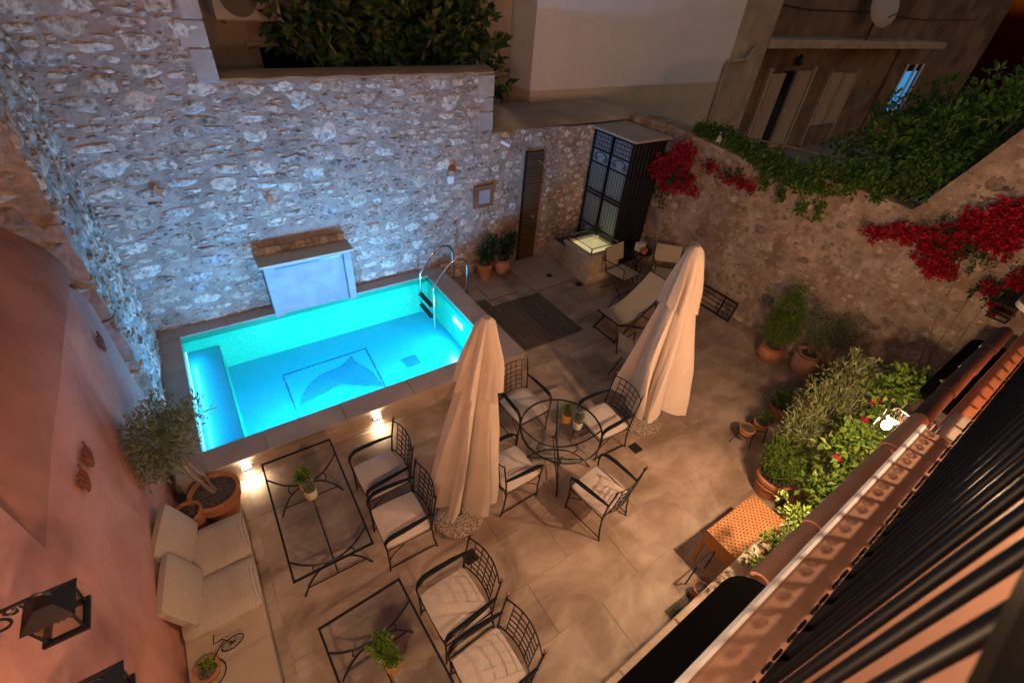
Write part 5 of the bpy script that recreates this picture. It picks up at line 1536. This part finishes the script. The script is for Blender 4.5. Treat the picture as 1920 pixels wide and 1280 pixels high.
MB().lathe([(0.05, 0), (0.07, 0.10), (0.06, 0.10)], 14).obj('clay_pot', 'terracotta', t, True, (-0.02, -0.14, 0))
# bicycle shaped plant stand on the bench
bs = thing('bicycle_planter', 'wire bicycle ornament carrying a small clay pot plant on the bench', 'planter', (-0.95, 2.30, 0.3355), 0.25)
MB().tube(arc((0.10, 0.03, 0.085), 0.085, 0.085, 0, 2 * PI * 23 / 24, 23), 0.005, 5, closed=True).obj('wheel', 'iron', bs, True)
sp_ = MB()
for k in range(6):
    a = PI * k / 6
    sp_.tube([(0.10 - 0.08 * math.cos(a), 0.03, 0.085 - 0.08 * math.sin(a)), (0.10 + 0.08 * math.cos(a), 0.03, 0.085 + 0.08 * math.sin(a))], 0.0018, 4)
sp_.obj('spokes', 'iron', bs)
MB().tube([(0.10, 0.03, 0.085), (0.06, 0.03, 0.24), (0.0, 0.03, 0.26), (0.03, 0.09, 0.27)], 0.0055, 5).obj('handlebar', 'iron', bs, True)
MB().tube([(0.06, 0.03, 0.20), (-0.05, 0.0, 0.13), (-0.12, -0.02, 0.02)], 0.0055, 5).obj('frame', 'iron', bs, True)
MB().tube([(-0.12 + 0.11 * math.cos(2 * PI * k / 16), -0.04 + 0.11 * math.sin(2 * PI * k / 16), 0.02) for k in range(16)], 0.005, 5, closed=True).obj('pot_ring', 'iron', bs)
cp = MB().lathe([(0.065, 0.0), (0.09, 0.09), (0.097, 0.095), (0.097, 0.115), (0.085, 0.115), (0.083, 0.10)], 22).obj('clay_pot', 'terracotta', bs, True, (-0.12, -0.04, 0.02))
MB().lathe([(0.083, 0.0), (0.03, 0.008), (0.001, 0.01)], 14).obj('soil', 'soil', cp, True, (0, 0, 0.098))
leaves('sprout', 'leaf_bush', cloud([(-0.11, -0.03, 0.15, 0.05, 0.05, 0.03)], 40, 0.05, 0.025, 0.5, 0.5, 0.1), bs)

# ---- cat on the wall
ct = thing('cat', 'white and dark cat sitting on top of the wall', 'cat', (8.16, 5.20, 2.87), 0.3)
ct.scale = (0.8, 0.95, 0.62)
def blob(chain, name, m, par):
    mb = MB()
    mb.tube([c[:3] for c in chain], [c[3] for c in chain], 10)
    return mb.obj(name, m, par, True)
blob([(0.06, 0, 0.02, 0.03), (0.05, 0, 0.06, 0.085), (0.02, 0, 0.13, 0.08), (-0.02, 0, 0.20, 0.06), (-0.045, 0, 0.25, 0.045), (-0.06, 0, 0.29, 0.055), (-0.075, 0, 0.325, 0.045), (-0.08, 0, 0.345, 0.015)], 'body', 'cat_dark', ct)
blob([(-0.06, 0, 0.03, 0.02), (-0.075, 0, 0.08, 0.035), (-0.08, 0, 0.15, 0.036), (-0.085, 0, 0.21, 0.02)], 'white_chest', 'cat_white', ct)
blob([(-0.10, 0, 0.27, 0.012), (-0.118, 0, 0.278, 0.02), (-0.128, 0, 0.275, 0.006)], 'muzzle', 'cat_white', ct)
for s_ in (-1, 1):
    blob([(-0.07, s_ * 0.03, 0.13, 0.024), (-0.09, s_ * 0.03, 0.05, 0.02), (-0.11, s_ * 0.03, 0.008, 0.018)], 'front_leg', 'cat_white', ct)
    MB().lathe([(0.022, 0), (0.001, 0.045)], 6).obj('ear', 'cat_dark', ct, False, (-0.065, s_ * 0.03, 0.335))
blob([(0.10, 0, 0.02, 0.02), (0.12, 0.08, 0.02, 0.018), (0.08, 0.15, 0.02, 0.014), (0.02, 0.17, 0.02, 0.006)], 'tail', 'cat_dark', ct)

# ---- fig tree behind the wall
t = thing('fig_tree', 'large dark fig tree spreading behind the stone wall', 'tree', (3.4, 8.9, 0))
s_ = MB(); s_.tube([(0, 0, 0), (0.05, 0, 1.5), (0, -0.1, 2.6)], [0.16, 0.13, 0.11], 8)
stems(s_, (0, -0.1, 2.5), [(-1.6, 0, 4.2), (-0.8, 0.2, 4.8), (0.2, 0.1, 5.0), (1.2, 0, 4.6), (1.9, -0.1, 3.8), (-1.2, -0.5, 4.2), (0.8, -0.4, 4.3), (1.7, -0.5, 3.3)], 0.06, 0.015, 0.12)
s_.obj('trunk', 'bark', t, True)
figs = [(-1.3, 0.0, 4.4, 0.75, 0.55, 0.75), (-0.4, -0.1, 4.3, 0.9, 0.6, 0.9), (0.7, -0.1, 4.3, 0.9, 0.6, 0.9), (1.4, -0.1, 4.2, 0.75, 0.55, 0.85), (1.9, -0.3, 3.55, 0.38, 0.4, 0.5), (-0.9, -0.3, 3.8, 0.7, 0.4, 0.3), (0.4, -0.4, 3.7, 1.2, 0.35, 0.35), (0.3, 0.2, 5.2, 1.6, 0.7, 0.6)]
leaves('crown', 'leaf_fig', cloud(figs, 5200, 0.20, 0.16, 0.5, 0.3, 0.45, 7, 0.16), t)

# ---- vines over the right wall
def band(path, n, spread, ln, wd, droop=0.0):
    v, f = [], []
    L_ = [math.dist(path[i][:3], path[i + 1][:3]) for i in range(len(path) - 1)]; T_ = sum(L_)
    cl = []
    for i in range(max(1, n // 8)):
        q = rnd.random() * T_; k = 0
        while q > L_[k] and k < len(L_) - 1: q -= L_[k]; k += 1
        a, b = Vector(path[k][:3]), Vector(path[k + 1][:3]); s0, s1 = path[k][3], path[k + 1][3]
        u = q / L_[k]; sp_ = s0 + (s1 - s0) * u
        cl.append(a.lerp(b, u) + Vector((rvec().x * sp_ * spread[0], rvec().y * sp_ * spread[1], rvec().z * sp_ * spread[2])))
    for i in range(n):
        p = cl[i % len(cl)] + rvec() * 0.09
        d = rvec() + Vector((-0.5, -0.2, 0.1 - droop)); sc = rnd.uniform(0.6, 1.25)
        leaf_add(v, f, p, d, Vector((-0.3, 0, 1)) + rvec() * 0.5, ln * sc, wd * sc)
    return v, f
vn = thing('climbing_vine', 'bright green climbing vine draped along the wall top', 'vine', (8.2, 3.6, 2.9))
VO = Vector((8.2, 3.6, 2.9))
def vv(vf): return ([Vector(p) - VO for p in vf[0]], vf[1])
vs_ = MB()
stems(vs_, (0.15, 1.9, 0.0), [(0.0, 0.5, 0.05), (0.0, -0.6, 0.1), (0.1, -1.3, 0.3)], 0.02, 0.008, 0.15)
vs_.obj('stem', 'bark', vn)
leaves('foliage', 'leaf_vine', vv(band([(8.3, 5.8, 2.95, 0.10), (8.3, 5.3, 3.0, 0.14), (8.2, 4.7, 2.93, 0.10), (8.1, 4.2, 2.86, 0.20), (8.02, 3.6, 2.80, 0.28), (8.1, 3.0, 2.98, 0.32), (8.25, 2.4, 3.12, 0.36), (8.45, 1.9, 3.45, 0.34)], 7600, (1.0, 1.0, 0.8), 0.085, 0.048, 0.4)), vn)
hs = ([], [])
for (y, z0, z1) in ((3.75, 2.75, 2.35), (3.35, 2.8, 2.2), (3.1, 2.8, 2.3), (4.1, 2.8, 2.5)):
    q = band([(8.02, y, z0, 0.05), (8.02, y - 0.08, z1, 0.04)], 110, (0.5, 1, 1), 0.07, 0.042, 0.6)
    k = len(hs[0]); hs[0].extend(q[0]); hs[1].extend(tuple(i + k for i in fc) for fc in q[1])
tag(leaves('hanging_shoots', 'leaf_vine', vv(hs), vn), kind='stuff')
bsh = thing('leafy_shrub', 'tall leafy shrub rising behind the sloping wall top', 'shrub', (8.9, 2.6, 0))
s_ = MB(); stems(s_, (0, 0, 0), [(-0.2, 0.2, 3.6), (0.1, -0.3, 4.0), (0.2, 0.4, 3.6), (0.2, -0.9, 4.2)], 0.05, 0.012, 0.15); s_.obj('stem', 'bark', bsh)
leaves('foliage', 'leaf_vine', cloud([(-0.25, 0.15, 3.45, 0.40, 0.50, 0.45), (-0.1, -0.35, 3.75, 0.45, 0.5, 0.5), (0.3, -0.7, 4.2, 0.6, 0.6, 0.5), (0.0, -0.8, 3.9, 0.4, 0.5, 0.5), (0.6, -1.1, 4.5, 0.6, 0.6, 0.5), (0.5, 0.5, 3.0, 0.7, 0.9, 0.6), (0.2, -0.5, 3.25, 0.6, 0.6, 0.5), (1.6, 0.2, 3.4, 1.0, 1.2, 0.9), (1.4, -1.2, 4.2, 0.9, 0.9, 0.8)], 11000, 0.10, 0.055, 0.5, 0.2, 0.4, 10, 0.10), bsh)

# ---- bougainvillea
def boug(label, base, stem_tips, ells, nflow, nleaf, lells):
    t = thing('bougainvillea', label, 'bougainvillea', base)
    s_ = MB(); stems(s_, (0, 0, 0.02), stem_tips, 0.016, 0.006, 0.10); s_.obj('stem', 'bark', t)
    B_ = Vector(base)
    leaves('flowers', 'petal', cloud([(e[0] - B_.x, e[1] - B_.y, e[2] - B_.z, *e[3:]) for e in ells], nflow, 0.048, 0.042, 0.6, 0.2, 0.3, 12, 0.05), t)
    leaves('foliage', 'leaf_dark', cloud([(e[0] - B_.x, e[1] - B_.y, e[2] - B_.z, *e[3:]) for e in lells], nleaf, 0.06, 0.035, 0.5, 0.1, 0.2, 8, 0.06), t)
    return t
boug('crimson bougainvillea climbing beside the iron cabinet', (7.85, 5.75, 0.02), [(0.02, 0.05, 1.4), (0.05, 0.1, 2.0), (0.05, -0.1, 2.4)],
     [(7.76, 6.02, 2.22, 0.20, 0.34, 0.30), (7.80, 5.62, 2.55, 0.18, 0.34, 0.26), (7.83, 5.50, 2.08, 0.16, 0.28, 0.30), (7.84, 5.85, 1.92, 0.14, 0.20, 0.16), (7.93, 5.05, 2.48, 0.10, 0.26, 0.11), (7.94, 4.62, 2.44, 0.10, 0.26, 0.10), (7.94, 4.28, 2.42, 0.10, 0.24, 0.12), (7.91, 5.2, 1.98, 0.09, 0.14, 0.12)],
     4600, 800, [(7.88, 5.85, 1.60, 0.15, 0.2, 0.32), (7.84, 5.7, 2.2, 0.2, 0.45, 0.36), (7.92, 4.7, 2.5, 0.12, 0.6, 0.14)])
boug('mass of crimson bougainvillea hanging over the plastered wall near the house', (7.95, 0.55, 0.02), [(0.02, 0.1, 2.2), (0.02, 0.6, 2.7), (0.05, 0.4, 3.1)],
     [(7.93, 2.15, 2.45, 0.09, 0.18, 0.12), (7.92, 1.82, 2.58, 0.10, 0.26, 0.16), (7.90, 1.45, 2.62, 0.13, 0.30, 0.30), (7.90, 1.30, 2.36, 0.12, 0.22, 0.18), (7.88, 1.15, 2.95, 0.13, 0.32, 0.26), (7.88, 0.95, 3.2, 0.13, 0.3, 0.24), (7.88, 0.9, 2.9, 0.12, 0.25, 0.20), (7.90, 0.72, 2.34, 0.08, 0.12, 0.10), (7.88, 0.50, 2.55, 0.1, 0.14, 0.16), (7.92, 0.55, 2.1, 0.08, 0.10, 0.08)],
     8200, 1100, [(7.90, 1.3, 2.7, 0.12, 0.5, 0.35), (7.92, 0.65, 2.3, 0.12, 0.22, 0.2), (7.9, 0.5, 2.6, 0.12, 0.2, 0.25)])
# plant behind the pink wall, at its top
t = thing('spiky_plant', 'spiky green plant on top of the pink wall', 'plant', (-1.95, 4.9, 3.28))
v, f = [], []
for k in range(60):
    a = rnd.uniform(0, 2 * PI)
    leaf_add(v, f, Vector((0, 0, -0.05)) + rvec() * 0.08, Vector((math.cos(a), math.sin(a), rnd.uniform(0.2, 1.2))), Vector((0, 0, 1)), rnd.uniform(0.18, 0.36), 0.03)
leaves('foliage', 'leaf_bush', (v, f), t)
